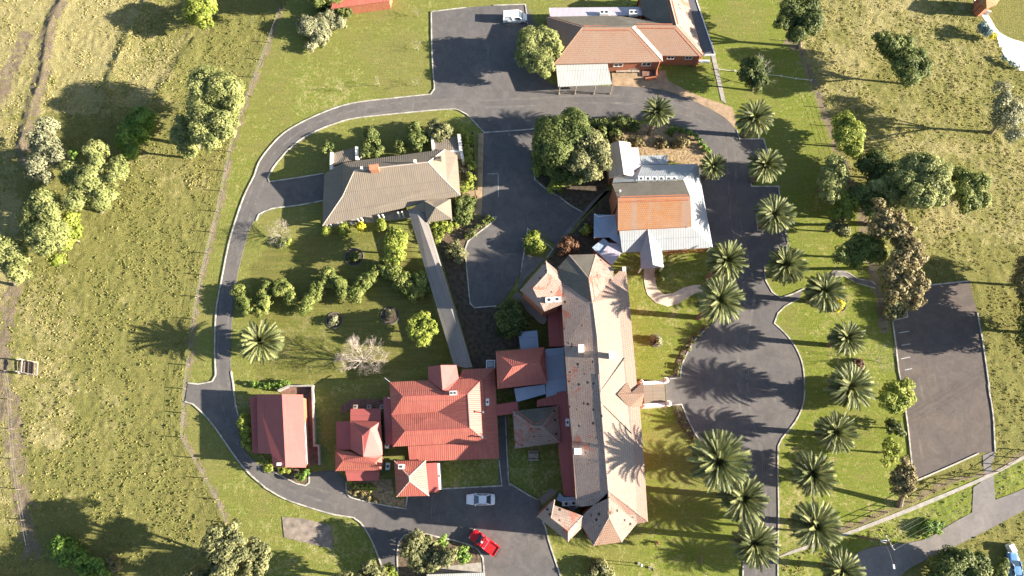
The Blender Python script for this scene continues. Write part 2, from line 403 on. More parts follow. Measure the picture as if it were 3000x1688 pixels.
# ------------------------------------------------------------------ ground
def vnoise(x, y, scale, seed):
    rs = np.random.RandomState(seed); G = rs.rand(256, 256)
    u, v = x * scale + 57.3, y * scale + 91.7
    iu, iv = np.floor(u).astype(int), np.floor(v).astype(int); fu, fv = u - iu, v - iv
    fu = fu * fu * (3 - 2 * fu); fv = fv * fv * (3 - 2 * fv)
    g = lambda a, b: G[a % 256, b % 256]
    return (g(iu, iv) * (1 - fu) + g(iu + 1, iv) * fu) * (1 - fv) + (g(iu, iv + 1) * (1 - fu) + g(iu + 1, iv + 1) * fu) * fv
def fbm(x, y, scale, seed, octs=4):
    t, a, tot = 0, 1.0, 0
    for k in range(octs):
        t = t + a * vnoise(x, y, scale * 2 ** k, seed + k); tot += a; a *= 0.55
    return t / tot
def in_poly(X, Y, P):
    r = np.zeros(X.shape, bool); n = len(P)
    for i in range(n):
        x1, y1 = P[i][0], P[i][1]; x2, y2 = P[(i + 1) % n][0], P[(i + 1) % n][1]
        if y1 == y2: continue
        c = ((y1 > Y) != (y2 > Y)) & (X < (x2 - x1) * (Y - y1) / (y2 - y1) + x1); r ^= c
    return r
def line_dist(X, Y, P):
    best = np.full(X.shape, 1e9); side = np.zeros(X.shape)
    for a, b in zip(P[:-1], P[1:]):
        dx, dy = b[0] - a[0], b[1] - a[1]; L = dx * dx + dy * dy + 1e-9
        t = np.clip(((X - a[0]) * dx + (Y - a[1]) * dy) / L, 0, 1)
        qx, qy = X - a[0] - t * dx, Y - a[1] - t * dy; d = np.hypot(qx, qy)
        s = np.sign(dx * qy - dy * qx); m = d < best
        best = np.where(m, d, best); side = np.where(m, s, side)
    return best, side

LFENCE = pts("11: 1990,60 1932,240 1830,500 1740,740 1640,1050 1560,1449 21: 1500,350 1420,700 1370,1000 1335,1300 31: 1318,80 1312,215 1300,470")
LFENCE2 = pts("31: 1300,470 1420,680 1560,930 1612,1070")
RFENCE = pts("14: 270,290 340,350 430,570 490,700 560,900 620,1090 690,1280 24: 740,60 790,170 800,300 850,560 910,800 940,1000")
BFENCE = pts("34: 590,1130 760,1075 900,1010 1060,950 1200,880 1400,780 1600,735 1730,700 1932,560")
LAWN = pts("11: 2050,-60 1932,240 1830,500 1740,740 1640,1050 1560,1449 21: 1500,350 1420,700 1370,1000 1335,1300 31: 1310,215 1300,470 1420,680 1560,930 1612,1070 1900,1800 34: 300,1800 200,1290 600,1120 1060,950 1130,690 1090,260 1050,0 24: 1020,1080 1000,940 910,800 850,560 800,300 740,60 14: 690,1280 620,1090 560,900 490,700 430,570 340,350 270,290 180,-60")
VERGE = pts("34: 150,1330 280,1280 690,1140 1100,970 1600,740 1760,690 2400,380 2400,650 1932,840 1730,910 1400,1090 1250,1180 900,1240 760,1280 640,1449 500,1700 100,1700")
FARSTRAW_HAZE = pts("11: -900,-400 1000,-400 1050,0 930,190 830,400 770,560 745,760 300,800 150,1010 150,1449 21: 100,700 0,900 -900,1000")  # real pale straw, laid on heavier so its colour also carries lens haze
MIDSTRAW = pts("11: 1060,0 1600,-60 1440,200 1330,330 1200,560 1040,740 760,800 760,600 830,420 930,220")
RSTRAW = pts("14: 500,-200 1560,-100 1700,300 1932,620 2300,1449 24: 1932,400 1700,400 1400,300 1250,400 1150,250 14: 1650,1200 1300,1100 700,1080 560,850 420,520 330,320 450,200")
LSTRIP = pts("21: 200,600 420,640 560,850 540,1150 500,1440 31: 560,300 420,560 200,520 100,200 21: 90,1440 150,900")
LSTRIP2 = pts("31: 0,0 90,100 130,700 200,1200 260,1320 0,1020 -400,900 -400,0")
GARDEN = pts("22: -40,560 100,420 380,330 880,300 1050,310 1200,700 1400,1230 900,1340 400,1380 0,1380 -40,900")
BANKS = [pts("11: 1070,-30 1020,60 930,190 880,330 830,420 775,560 750,700 748,810"),
         pts("11: 470,-60 400,60 340,200 315,380 290,570 225,720 185,880 148,1010 150,1080"),
         pts("11: 1330,330 1220,500 1130,640 1040,740")]
TRACKS = [pts("11: 470,-60 410,60 350,200 330,380 300,570 240,740 205,880 175,1010 180,1120"),
          pts("21: 130,640 80,760 60,900 10,1040 31: 20,0 20,300"), pts("11: 190,250 100,430 20,640 -60,760"),
          pts("31: 90,200 100,500 130,740 170,1000 230,1290")]

def axis(lo, hi, step, far):
    a = list(np.arange(lo, hi + 1e-6, step)); s, x = step, hi
    up = []
    while x < far: s *= 1.5; x += s; up.append(x)
    s, x, dn = step, lo, []
    while x > -far: s *= 1.5; x -= s; dn.append(x)
    return np.array(dn[::-1] + a + up)
xs, ys = axis(-112, 112, 0.34, 1800), axis(-20, 98, 0.34, 1800)
GX, GY = np.meshgrid(xs, ys); nx, ny = len(xs), len(ys)
wx = (fbm(GX, GY, 0.25, 5) - 0.5) * 5; wy = (fbm(GX, GY, 0.25, 25) - 0.5) * 5
wx2 = (fbm(GX, GY, 0.9, 15) - 0.5) * 1.2; wy2 = (fbm(GX, GY, 0.9, 35) - 0.5) * 1.2
lawn = in_poly(GX + wx2, GY + wy2, LAWN).astype(float)
verge = in_poly(GX + wx2, GY + wy2, VERGE).astype(float)
garden = in_poly(GX + wx2, GY + wy2, GARDEN).astype(float)
rough = np.clip(1 - lawn - verge, 0, 1)
big = fbm(GX, GY, 0.06, 77, 5); med = fbm(GX, GY, 0.28, 99, 4); fine = fbm(GX, GY, 1.45, 111, 2); rib = fbm(GX + 0.35 * GY, GY * 0.5 - GX * 0.1, 1.1, 131, 2)
straw = np.zeros_like(GX)
for P, amt in ((FARSTRAW_HAZE, 0.85), (MIDSTRAW, 0.5), (RSTRAW, 0.48), (LSTRIP, 0.36), (LSTRIP2, 0.5)):
    straw = np.maximum(straw, in_poly(GX + wx, GY + wy, P) * amt)
straw = np.where(rough > 0, straw + (big - 0.5) * 1.3 + (med - 0.5) * 0.9, (big - 0.52) * 1.1 + (med - 0.5) * 0.5 + 0.16)
straw = np.clip(straw + np.where(rough > 0, 0.02, 0), 0, 1)
lush = np.clip(verge * 0.9 + lawn * (0.48 + (big - 0.5) * 1.2 + (med - 0.5) * 0.7) + rough * ((med - 0.62) * 1.5), 0, 1)
lush = np.clip(lush + 0.30 * lawn * np.clip((GX - 17) / 6, 0, 1), 0, 1)
dirt = np.zeros_like(GX)
for P, w, k in [(LFENCE, 0.55, 0.65), (LFENCE2, 0.45, 0.7), (RFENCE, 0.9, 0.75), (BFENCE, 0.45, 0.6)] + [(T, 1.5, 0.75) for T in TRACKS]:
    d, _ = line_dist(GX + wx2 * 0.5, GY + wy2 * 0.5, P); dirt = np.maximum(dirt, k * np.clip(1.5 - d / w, 0, 1))
dirt = np.clip(dirt + np.where(dirt > 0.05, (fine - 0.5) * 1.2, 0), 0, 1)
Z = -0.03 - lawn * fine * 0.02
fade = np.clip(1.2 - np.hypot(np.maximum(np.abs(GX) - 112, 0), np.maximum(np.abs(GY - 39) - 59, 0)) / 30, 0, 1)
tuft = np.clip(fine - 0.40, 0, 1) * 0.30 + np.clip(rib - 0.45, 0, 1) * 0.18 + np.clip(med - 0.45, 0, 1) * 0.15
Z = Z + rough * fade * (tuft - 0.05) + verge * fade * (np.clip(fine - 0.45, 0, 1) * 0.35 - 0.05)
for i, P in enumerate(BANKS):
    d, s = line_dist(GX, GY, P)
    Z = Z + rough * (0.3 if i < 2 else 0.15) * np.exp(-(d / 0.9) ** 2) + (rough * 0.22 * np.exp(-((d - 1.4) / 1.6) ** 2) * (s > 0))
CLEAR = [pts("34: 560,1449 600,1360 760,1270 1250,1170 1560,990 1560,800 1660,740 1620,590 1740,560 1740,900 2300,600 2300,1000 1932,990 1400,1270 1050,1449 900,1700 500,1700"),
         pts("14: 1560,-10 1640,140 1740,260 1830,460 1940,510 2100,500 2100,-40"),
         pts("24: 980,930 1095,880 1060,750 1250,680 1550,650 1610,880 1700,1449 34: 1740,560 1740,600 1160,790 1040,0"),
         pts("34: 170,1310 280,1260 690,1120 1100,960 1600,750 1740,690 1932,580 1932,640 1650,775 1150,995 690,1170 180,1330")]
for P in CLEAR: Z = np.where(in_poly(GX, GY, P), np.minimum(Z, -0.05), Z)
Vg = np.stack([GX.ravel(), GY.ravel(), Z.ravel()], 1).astype(np.float32)
ii = (np.arange(ny - 1)[:, None] * nx + np.arange(nx - 1)[None, :]).ravel()
Fg = np.stack([ii, ii + 1, ii + nx + 1, ii + nx], 1).astype(np.int32)
gm = bpy.data.meshes.new('ground'); gm.vertices.add(len(Vg)); gm.vertices.foreach_set('co', Vg.ravel())
gm.loops.add(Fg.size); gm.loops.foreach_set('vertex_index', Fg.ravel())
gm.polygons.add(len(Fg)); gm.polygons.foreach_set('loop_start', np.arange(0, Fg.size, 4, dtype=np.int32))
gm.polygons.foreach_set('use_smooth', [True] * len(Fg)); gm.update()
for nm, A in (('grassmix', np.stack([straw, lush, dirt, rough], -1)), ('garden', np.stack([garden, verge, straw, lawn], -1))):
    at = gm.color_attributes.new(nm, 'FLOAT_COLOR', 'POINT'); at.data.foreach_set('color', A.reshape(-1).astype(np.float32))

m, nt, p = newmat('grass'); g = N(nt); ps = g.pos()
a1 = g.n('ShaderNodeAttribute'); a1.attribute_name = 'grassmix'
a2 = g.n('ShaderNodeAttribute'); a2.attribute_name = 'garden'
s1 = g.n('ShaderNodeSeparateColor'); g.l(a1.outputs['Color'], s1.inputs[0])
s2 = g.n('ShaderNodeSeparateColor'); g.l(a2.outputs['Color'], s2.inputs[0])
n1, n2, n3, n4 = g.noise(ps, 0.5, 6, 0.7), g.noise(ps, 1.7, 5, 0.75), g.noise(ps, 4.5, 4, 0.8), g.noise(ps, 0.13, 5, 0.7, 0.8)
mow = g.noise(g.scaled(ps, 0.18, 2.6), 0.9, 3, 0.6, 0.6)
base = g.ramp(n2, [(0.3, (0.190, 0.190, 0.055)), (0.7, (0.290, 0.275, 0.096))])
strawc = g.ramp(n3, [(0.28, (0.27, 0.225, 0.100)), (0.5, (0.43, 0.37, 0.170)), (0.72, (0.64, 0.56, 0.31))])
lushc = g.ramp(n2, [(0.3, (0.150, 0.200, 0.028)), (0.7, (0.240, 0.280, 0.048))])
dirtc = g.ramp(n3, [(0.3, (0.22, 0.165, 0.12)), (0.7, (0.33, 0.26, 0.20))])
def soft(v, amt, lo, hi):
    return g.rampv(g.math('ADD', v, g.math('MULTIPLY', g.math('SUBTRACT', g.math('ADD', n1, n2), 1.0), amt)), lo, hi)
c = g.mix(soft(s1.outputs[1], 1.7, 0.2, 0.75), base, lushc)
c = g.mix(soft(s1.outputs[0], 2.4, 0.22, 0.85), c, strawc)
c = g.mix(g.math('MULTIPLY', s2.outputs[0], 0.45), c, (0.115, 0.105, 0.030))
c = g.mix(soft(s1.outputs[2], 0.7, 0.3, 0.7), c, dirtc)
tuf = g.math('MULTIPLY', g.rampv(n3, 0.52, 0.70), g.rampv(n1, 0.42, 0.62))
c = g.mix(g.math('MULTIPLY', tuf, 0.35), c, (0.46, 0.38, 0.17))
c = g.mix(0.62, c, g.ramp(n3, [(0.3, (0.42, 0.46, 0.38)), (0.68, (1, 1, 1))]), 'MULTIPLY')
c = g.mix(0.35, c, g.ramp(g.noise(ps, 11, 3, 0.85), [(0.25, (0.5, 0.5, 0.45)), (0.75, (1, 1, 1))]), 'MULTIPLY')
c = g.mix(g.math('MULTIPLY', g.rampv(mow, 0.45, 0.60), 0.30), c, (0.27, 0.225, 0.075))
g.l(c, p.inputs['Base Color']); p.inputs['Roughness'].default_value = 1.0; p.inputs['Specular IOR Level'].default_value = 0.05
h = g.math('ADD', g.math('MULTIPLY', g.noise(ps, 3.2, 5, 0.85), 1.0), g.math('MULTIPLY', g.noise(ps, 8, 3, 0.8), 0.5))
bmp = g.n('ShaderNodeBump'); bmp.inputs['Distance'].default_value = 0.30
g.l(g.rampv(a1.outputs['Alpha'], -0.7, 1.0), bmp.inputs['Strength']); g.l(h, bmp.inputs['Height'])
g.l(bmp.outputs[0], p.inputs['Normal'])
gm.materials.append(m)
ground = bpy.data.objects.new('ground', gm); SC.collection.objects.link(ground); ground['kind'] = 'structure'; ORG['ground'] = Vector()

# ------------------------------------------------------------------ roads, yards, kerbs
D_OUT1 = "12: 1240,85 1243,300 1252,500 1262,630 1235,668 1000,693 740,722 600,752 480,795 340,858 200,940 100,1040 20,1150 11: 1800,1240 1735,1370 21: 1680,190 1620,390 1570,640 1540,800 1525,930 1520,1180 1525,1330 1500,1372 1400,1390 1330,1382"
D_OUT2 = "31: 1310,215 1365,232 1430,290 1520,395 1620,540 1700,650 1780,740 1870,815 32: 60,820 200,900 400,970 560,1015 690,1035 740,1070 800,1160 850,1270 890,1380 920,1480"
D_IN = "32: 1005,1470 1000,1290 1010,1210 1050,1160 1100,1140 1170,1140 1280,1170 1400,1195 1500,1225 1570,1260 1605,1320 1615,1470"
slab('driveway', pts(D_OUT1 + " 31: 1310,215 1365,232 1430,290 1520,395 1620,540 1700,650 1780,740 32: 40,700 0,640 31: 1740,570 1690,450 1685,330 1665,220 1650,90 1635,0 21: 1632,1200 1635,1050 1645,900 1660,760 1680,620 1715,470 1750,340 1790,250 1860,185 1932,155 22: 120,148 480,90 12: 480,1225 90,1285 85,1255 120,1190 200,1090 300,1000 420,930 560,875 700,838 1000,805 1340,775 1430,778 1490,810 1615,940 13: 180,915 600,840 900,850 1150,890 1250,930 1340,1010 1400,1090 1420,1449 1590,920 1500,830 1300,720 1100,645 900,615 700,610 300,600 230,550 170,450 170,200 100,33 12: 1905,33 1680,40 1485,55"), 0.030, 'asphalt')
slab('parking_yard', pts("12: 1615,930 1605,1449 22: 1593,0 1590,200 1702,210 1690,235 1600,300 1500,380 1482,430 1490,560 1503,700 1517,820 1545,850 1700,838 23: -40,770 60,600 85,460 110,290 330,420 500,160 420,130 250,0 13: 340,1400 160,1270 165,920"), 0.034, 'asphalt')
slab('yard', pts("31: 1880,600 32: 40,690 130,700 290,795 350,808 378,785 380,715 560,700 640,770 640,860 680,892 870,940 1060,972 1070,880 1300,860 1310,832 1715,812 1720,320 1780,320 1788,800 1932,880 33: 190,910 230,1090 260,1200 300,1320 360,1500 32: 1900,1520 1615,1500 1605,1320 1570,1260 1500,1225 1400,1195 1280,1170 1170,1140 1100,1140 1050,1160 1010,1210 1000,1290 1005,1500 925,1500 890,1380 850,1270 800,1160 740,1070 690,1035 560,1015 400,970 200,900 60,820 31: 1870,815 1780,740"), 0.026, 'asphalt', curve=False)
slab('carriageway', pts("13: 1590,920 1610,985 1780,985 1800,1060 1830,1180 1690,1320 1885,1320 1900,1449 24: 205,70 240,300 275,450 200,470 95,560 105,660 150,740 210,780 290,755 375,715 340,785 240,840 190,890 165,960 220,1010 290,1090 340,1180 370,1280 380,1449 34: 378,80 375,200 340,310 280,400 215,480 192,530 190,700 195,1000 188,1250 190,1600 33: 1630,1600 1632,1050 1630,760 1600,640 1500,560 1340,500 1300,450 1240,330 1200,235 1095,240 1080,50 1195,0 23: 1190,1340 1200,1260 1240,1170 1300,1070 1400,980 1560,700 1640,560 1560,420 1420,420 1330,0 13: 1330,1160 1400,1090 1340,1000 1440,880"), 0.038, 'asphalt')
slab('street', pts("34: 450,1750 560,1480 680,1340 760,1280 880,1240 1080,1220 1250,1180 1400,1090 1560,1000 1730,910 1932,830 2400,590 2900,330 3000,500 2400,760 1932,985 1700,1110 1400,1260 1250,1330 1060,1449 900,1750"), 0.0, 'asphalt_road')
slab('apron', pts("34: 1565,1000 1575,820 1620,790 1650,745 1640,595 1720,565 1725,600 1700,660 1715,720 1730,920"), -0.004, 'asphalt_road', curve=False)
slab('car_park', pts("24: 1000,940 1105,915 1095,830 1075,752 1250,692 1400,675 1545,660 1600,880 1640,1100 1690,1449 34: 1675,100 1710,300 1725,570 1610,580 1400,675 1165,775 1140,690 1110,400 1090,260 1060,80 24: 1045,1300 1020,1080"), 0.0, 'asphalt_old', curve=False)
slab('gravel', pts("14: 1560,-40 1640,120 1740,260 1760,340 1840,450 1900,500 2100,500 2100,260 1932,300 1860,280 1760,230 1700,140 1600,-40"), 0.0, 'gravel_white')
for s in (D_OUT1, D_OUT2, D_IN,
          "22: 0,235 20,190 110,150 300,125 475,92", "12: 478,1228 300,1258 95,1287 85,1255 120,1190 200,1090 300,1000 420,930 560,875 700,838 1000,805 1340,775 1430,778 1490,810 1615,940",
          "31: 1635,0 1650,90 1665,225 1690,320",
          "12: 1240,85 1360,70 1485,55", "12: 1680,40 1905,33 1915,100 1920,170", "12: 1615,940 1932,918 13: 165,910",
          "22: 1650,205 1700,210 1685,235 1600,300 1500,380 1482,430 1490,560 1503,700 1517,820 1545,850 1700,838",
          "13: 165,1180 160,1270 230,1330 340,1400 23: 250,0 420,130 495,172", "23: 62,600 85,460 110,290 290,435 245,500",
          "13: 1590,920 1610,985 1780,985 1800,1060 1815,1100", "13: 1690,1300 1695,1320 1885,1320 1900,1449 24: 205,70",
          "24: 40,200 48,300 95,305", "24: 240,300 275,450", "24: 95,555 105,660 150,740 210,780 290,755 375,715",
          "24: 345,785 240,840 190,890 165,960 220,1010 290,1090 340,1180 370,1280 380,1449 34: 378,80 375,200 340,310 280,400 215,480 192,530 190,700 195,1000 190,1250 190,1500",
          "33: 1340,500 1300,450 1240,330 1200,235 1120,240", "33: 1115,52 1195,45 23: 1190,1340 1200,1260 1240,1170 1300,1070 1390,985",
          "33: 1632,1500 1634,1380", "33: 1622,640 1630,720", "24: 1000,940 1105,915 1095,830 1075,752",
          "24: 1250,692 1400,675 1545,660", "24: 1600,880 1640,1100 1690,1449 34: 1675,100 1710,300 1725,570", "34: 1610,580 1400,675 1165,775",
          "24: 1000,940 1020,1080 1045,1300 1060,1370", "34: 1090,260 1110,400 1140,690",
          "32: 110,700 200,752 290,795 350,808 375,790 378,722", "32: 640,780 638,855 665,890 870,940 1060,972 1070,885",
          "32: 1310,832 1500,822 1740,810 1720,630", "32: 1765,320 1775,560 1788,790 1932,878 33: 190,912", "32: 1786,795 1800,812",
          "33: 215,1060 235,1100 260,1200 300,1320 360,1500"):
    kerb(pts(s), 0.21 if '24: 1' not in s else 0.2)
slab('path', pts("13: 705,500 1090,500 1100,570 1300,670 1560,760 1590,880 1570,905 1500,830 1300,722 1100,645 900,618 710,608"), 0.046, 'paving')
slab('path', pts("12: 1572,945 1612,942 1600,1449 22: 1592,190 1545,192 1550,0 12: 1560,1449 1565,1385 1462,1395 1462,1360 1568,1345"), 0.048, 'paving', curve=False)
slab('path', pts("23: 935,560 1012,560 1015,660 1030,720 1080,755 1140,745 1220,705 1290,688 1400,692 1400,738 1300,745 1240,780 1180,820 1100,842 1020,815 960,760 935,660"), 0.02, 'paving_pale')
slab('path', pts("13: 690,1350 640,1350 23: 610,40 380,310 240,480 250,500 330,425 480,230 680,0"), 0.05, 'concrete_grey', curve=False)
slab('path', pts("23: 86,470 240,502 100,640 40,740 62,600"), 0.052, 'concrete_grey', curve=False)
slab('path', pts("13: 1385,290 1415,290 1515,735 1480,710"), 0.02, 'concrete', curve=False)
slab('path', pts("24: 540,622 590,578 680,590 760,640 850,655 900,690 890,710 830,690 740,665 660,622 600,626 550,660"), 0.02, 'concrete_grey')
slab('path', pts("34: 190,1315 280,1272 690,1132 1100,972 1600,765 1932,595 2400,360 2400,400 1932,622 1650,768 1150,985 690,1158 300,1288 195,1318"), 0.0, 'concrete')
slab('path', pts("32: 1330,1375 1610,1345 1612,1500 1200,1500 1250,1400"), 0.05, 'concrete', curve=False)
slab('path', pts("c: 130,490 200,445 270,422 540,430 540,515 250,520 130,580"), 0.03, 'paving_red', curve=False)
slab('path', pts("k: 560,190 700,140 1000,132 1025,880 1080,880 1090,1110 950,1120 920,300 880,230 620,230"), 0.03, 'paving_red', curve=False)
slab('slab', pts("32: 185,1030 330,1040 525,1090 545,1260 200,1175"), 0.04, 'concrete_brown', curve=False)
for s in ("24: 610,595 680,598 755,645 850,662 890,690", "24: 550,660 600,628 660,626 740,672 830,698 880,712"): kerb(pts(s), 0.12, 0.08)
# garden beds
slab('garden_bed', pts("13: 660,890 900,880 1140,895 1250,940 1330,1010 1390,1090 1330,1180 900,1110 850,1010 690,1000"), 0.05, 'mulch_dry')
slab('garden_bed', pts("13: 170,930 400,850 600,860 700,1000 690,1300 600,1390 500,1500 340,1400 175,1265"), 0.056, 'soil')
slab('garden_bed', pts("22: 1240,250 1420,200 1650,205 1600,290 1500,375 1480,430 1280,410"), 0.02, 'mulch')
slab('garden_bed', pts("22: 1285,415 1475,430 1490,560 1510,830 1700,850 1900,840 1900,1020 1850,1140 1700,1150 1690,1260 1540,1290 1430,900"), 0.012, 'soil')
slab('garden_bed', pts("23: 1390,985 1300,1070 1240,1170 1200,1260 1190,1340 1140,1330 1160,1240 1210,1140 1280,1050 1360,980"), 0.06, 'mulch')
slab('garden_bed', pts("33: 1135,245 1195,240 1235,330 1300,455 1340,505 1300,510 1200,400 1150,320"), 0.06, 'mulch')
slab('garden_bed', pts("32: 645,785 960,760 980,900 1060,900 1055,960 870,930 680,885 650,860"), 0.06, 'mulch_dry')
slab('garden_bed', pts("32: 120,690 370,690 372,785 345,800 290,788 200,745"), 0.06, 'mulch')
slab('garden_bed', pts("32: 1010,1449 1005,1290 1015,1215 1055,1165 1100,1146 1170,1146 1280,1176 1400,1201 1500,1231 1565,1265 1598,1322 1600,1350 1330,1385 1200,1449"), 0.06, 'mulch')
slab('garden_bed', pts("23: 440,320 560,190 570,330 600,440 480,360"), 0.02, 'soil')
slab('garden_bed', pts("23: 255,505 335,432 500,235 690,20 735,30 735,190 690,330 760,400 640,480 420,480 330,585 250,530"), 0.016, 'soil', curve=False)
slab('garden_bed', pts("h: 1560,300 1690,240 1720,850 1560,860"), 0.02, 'soil', curve=False)
def disc(fr, x, y, r, name, z, mat, ring=True):
    c = W(fr, x, y); R = r * mpp(fr, x, y)
    P = [(c.x + R * math.cos(t), c.y + R * math.sin(t)) for t in np.linspace(0, 2 * math.pi, 29)[:-1]]
    slab(name, P, z, mat, curve=False)
    if ring:
        b = MB(); b.strip(P + [P[0]], 0.1, -0.1, z + 0.07); tag(b.build('garden_edging', 'concrete_grey'), kind='structure')
for fr, x, y, r in (('22', 695, 490, 66), ('22', 555, 940, 58), ('22', 948, 905, 64), ('23', 1020, 1085, 44), ('24', 755, 1255, 46), ('24', 620, 830, 52)):
    disc(fr, x, y, r, 'garden_bed', 0.03, 'soil')
# worn wheel tracks along the drives
m, nt, p = newmat('wheel_track'); g = N(nt); ps = g.pos()
p.inputs['Base Color'].default_value = (0.26, 0.24, 0.222, 1); p.inputs['Roughness'].default_value = 0.9; p.inputs['Specular IOR Level'].default_value = 0.1
tr = g.n('ShaderNodeBsdfTransparent'); mx = g.n('ShaderNodeMixShader')
g.l(g.math('MULTIPLY', g.rampv(g.noise(ps, 0.55, 5, 0.75), 0.36, 0.72), 0.75), mx.inputs[0]); g.l(tr.outputs[0], mx.inputs[1]); g.l(p.outputs[0], mx.inputs[2])
g.l(mx.outputs[0], [n for n in nt.nodes if n.type == 'OUTPUT_MATERIAL'][0].inputs[0])
def offset_line(P, d):
    out = []
    for i, q in enumerate(P):
        t = (P[min(i + 1, len(P) - 1)] - P[max(i - 1, 0)]).normalized(); out.append(q + Vector((-t.y, t.x, 0)) * d)
    return out
for line, z in (("d: 1200,256 1080,263 960,275 860,295 780,328 715,375 668,430 635,500 608,580 590,650 573,720 563,800 560,880 561,950 575,1030 605,1100 650,1160 705,1205 780,1238 870,1264", 0.0345),
                ("d: 1830,330 1838,400 1842,470 1850,560 1872,650 1885,740 1872,830 1868,930 1872,1020 1888,1090 1908,1160 1914,1300 1914,1449", 0.0425), ("d: 1190,262 1330,258 1480,250 1640,258 1750,290 1815,330", 0.0345)):
    L = smooth_line(pts(line))
    b = MB()
    for d in (-0.8, 0.8): b.strip(offset_line(L, d), 0.5, z - 0.003, z)
    tag(b.build('wheel_track', 'wheel_track'), kind='structure')
# painted bay lines
b2 = MB()
for s in ("24: 1048,1028 1120,1015", "24: 1065,1115 1130,1105", "24: 1062,1212 1125,1198", "24: 1090,1290 1140,1280"): b2.strip(pts(s), 0.13, 0.001, 0.005)
tag(b2.build('road_marking', 'line_paint'), kind='structure')
b3 = MB()
for s in ("12: 1640,1232 1715,1230", "12: 1713,1235 1715,1395"): b3.strip(pts(s), 0.12, 0.0345, 0.039)
tag(b3.build('road_marking', 'line_paint'), kind='structure')
# ------------------------------------------------------------------ buildings
ZADD = [0.0]
def lift(z): return ZADD[0] + (z - 4.4) * 0.60 if ZADD[0] and z >= 4.25 else z
def roof(parent, name, fr, verts, faces, mat, wall=None, inset=0.35, thick=0.16, wallname='wall', base=0.0):
    """faces over surveyed corners; a wall of real thickness stands under every outer edge"""
    K = {k: W(fr if len(v) == 3 else v[3], v[0], v[1], lift(v[2])) for k, v in verts.items()}
    names = list(K); idx = {k: i for i, k in enumerate(names)}; V = [K[k] for k in names]
    F = []
    for f in faces:
        q = [idx[c] for c in f.split()]
        nrm = geometry.normal([V[i] for i in q])
        F.append(q if nrm.z > 0 else q[::-1])
    used = sorted({i for f in F for i in f}); rm = {o: n for n, o in enumerate(used)}
    V = [V[i] for i in used]; F = [[rm[i] for i in f] for f in F]
    cnt = {}
    for f in F:
        for a, b in zip(f, f[1:] + f[:1]): cnt[(a, b)] = 1
    edges = [e for e in cnt if (e[1], e[0]) not in cnt]
    mb = MB(); n = len(V)
    mb.add(V + [v - Vector((0, 0, thick)) for v in V], [tuple(f) for f in F] + [tuple(i + n for i in f[::-1]) for f in F] + [(b, a, a + n, b + n) for a, b in edges])
    o = mb.build(name, mat, parent)
    if wall:
        wb = MB()
        for a, b in edges:
            pa, pb = V[a], V[b]; d = Vector((pb.x - pa.x, pb.y - pa.y, 0)); L = d.length
            if L < 1.0: continue
            d /= L; inn = Vector((-d.y, d.x, 0))
            t0, t1 = inset / L, 1 - inset / L
            q0, q1 = pa.lerp(pb, t0), pa.lerp(pb, t1)
            A0, A1 = q0 + inn * inset, q1 + inn * inset; B0, B1 = A0 + inn * 0.2, A1 + inn * 0.2
            vs = [(p.x, p.y, base) for p in (A0, A1, B1, B0)] + [(p.x, p.y, z - thick) for p, z in ((A0, q0.z), (A1, q1.z), (B1, q1.z), (B0, q0.z))]
            wb.add(vs, [(3, 2, 1, 0), (4, 5, 6, 7), (0, 1, 5, 4), (1, 2, 6, 5), (2, 3, 7, 6), (3, 0, 4, 7)])
        if wb.V: wb.build(wallname, wall, parent)
    return o
def caps(parent, fr, lines, mat, w=0.34, h=0.10, name='ridge_cap'):
    mb = MB()
    for a, b in lines:
        p, q = W(fr, a[0], a[1], lift(a[2])), W(fr, b[0], b[1], lift(b[2])); mb.tube([p - Vector((0, 0, w * .32)), q - Vector((0, 0, w * .32))], w / 2, 8)
    mb.build(name, mat, parent)
def chimney(parent, fr, x, y, z, size, h, mat, holes=0, rz=0.0, name='chimney'):
    """(x, y) = where its top shows, z = height it stands from"""
    z = lift(z); c = W(fr, x, y, z + h); mb = MB()
    mb.box((c.x, c.y, z + h / 2 - 0.3), (size[0], size[1], h + 0.6), rz); mb.box((c.x, c.y, z + h), (size[0] + 0.16, size[1] + 0.16, 0.12), rz)
    o = mb.build(name, mat, parent)
    if holes:
        hb = MB()
        for k in range(holes):
            dx = (k - (holes - 1) / 2) * size[0] / holes
            hb.box((c.x + dx * math.cos(rz), c.y + dx * math.sin(rz), z + h + 0.075), (size[0] / holes * 0.62, size[1] * 0.6, 0.05), rz)
        hb.build('flue', 'grille', o)
    return o
def aircon(parent, fr, x, y, z, size=(1.0, 0.8, 0.8), rz=0.0, fans=1):
    c = W(fr, x, y, z + size[2]); mb = MB()
    mb.box((c.x, c.y, z + size[2] / 2 - 0.05), (size[0], size[1], size[2]), rz); mb.box((c.x, c.y, z + size[2] - 0.03), (size[0] + 0.05, size[1] + 0.05, 0.06), rz)
    o = mb.build('air_conditioner', 'white_plastic', parent)
    fb = MB()
    for k in range(fans):
        dx = (k - (fans - 1) / 2) * size[0] / fans
        px, py = c.x + dx * math.cos(rz), c.y + dx * math.sin(rz); r = min(size[0] / fans, size[1]) * 0.36
        fb.tube([(px, py, z + size[2] - 0.01), (px, py, z + size[2] + 0.03)], r, 12)
    fb.build('fan_grille', 'grille', o); return o
def slabwall(parent, name, fr, P, h, mat, t=0.35, z0=0.0):
    mb = MB(); mb.strip([W(fr, x, y, h) for x, y in P], t, z0, h); return mb.build(name, mat, parent)
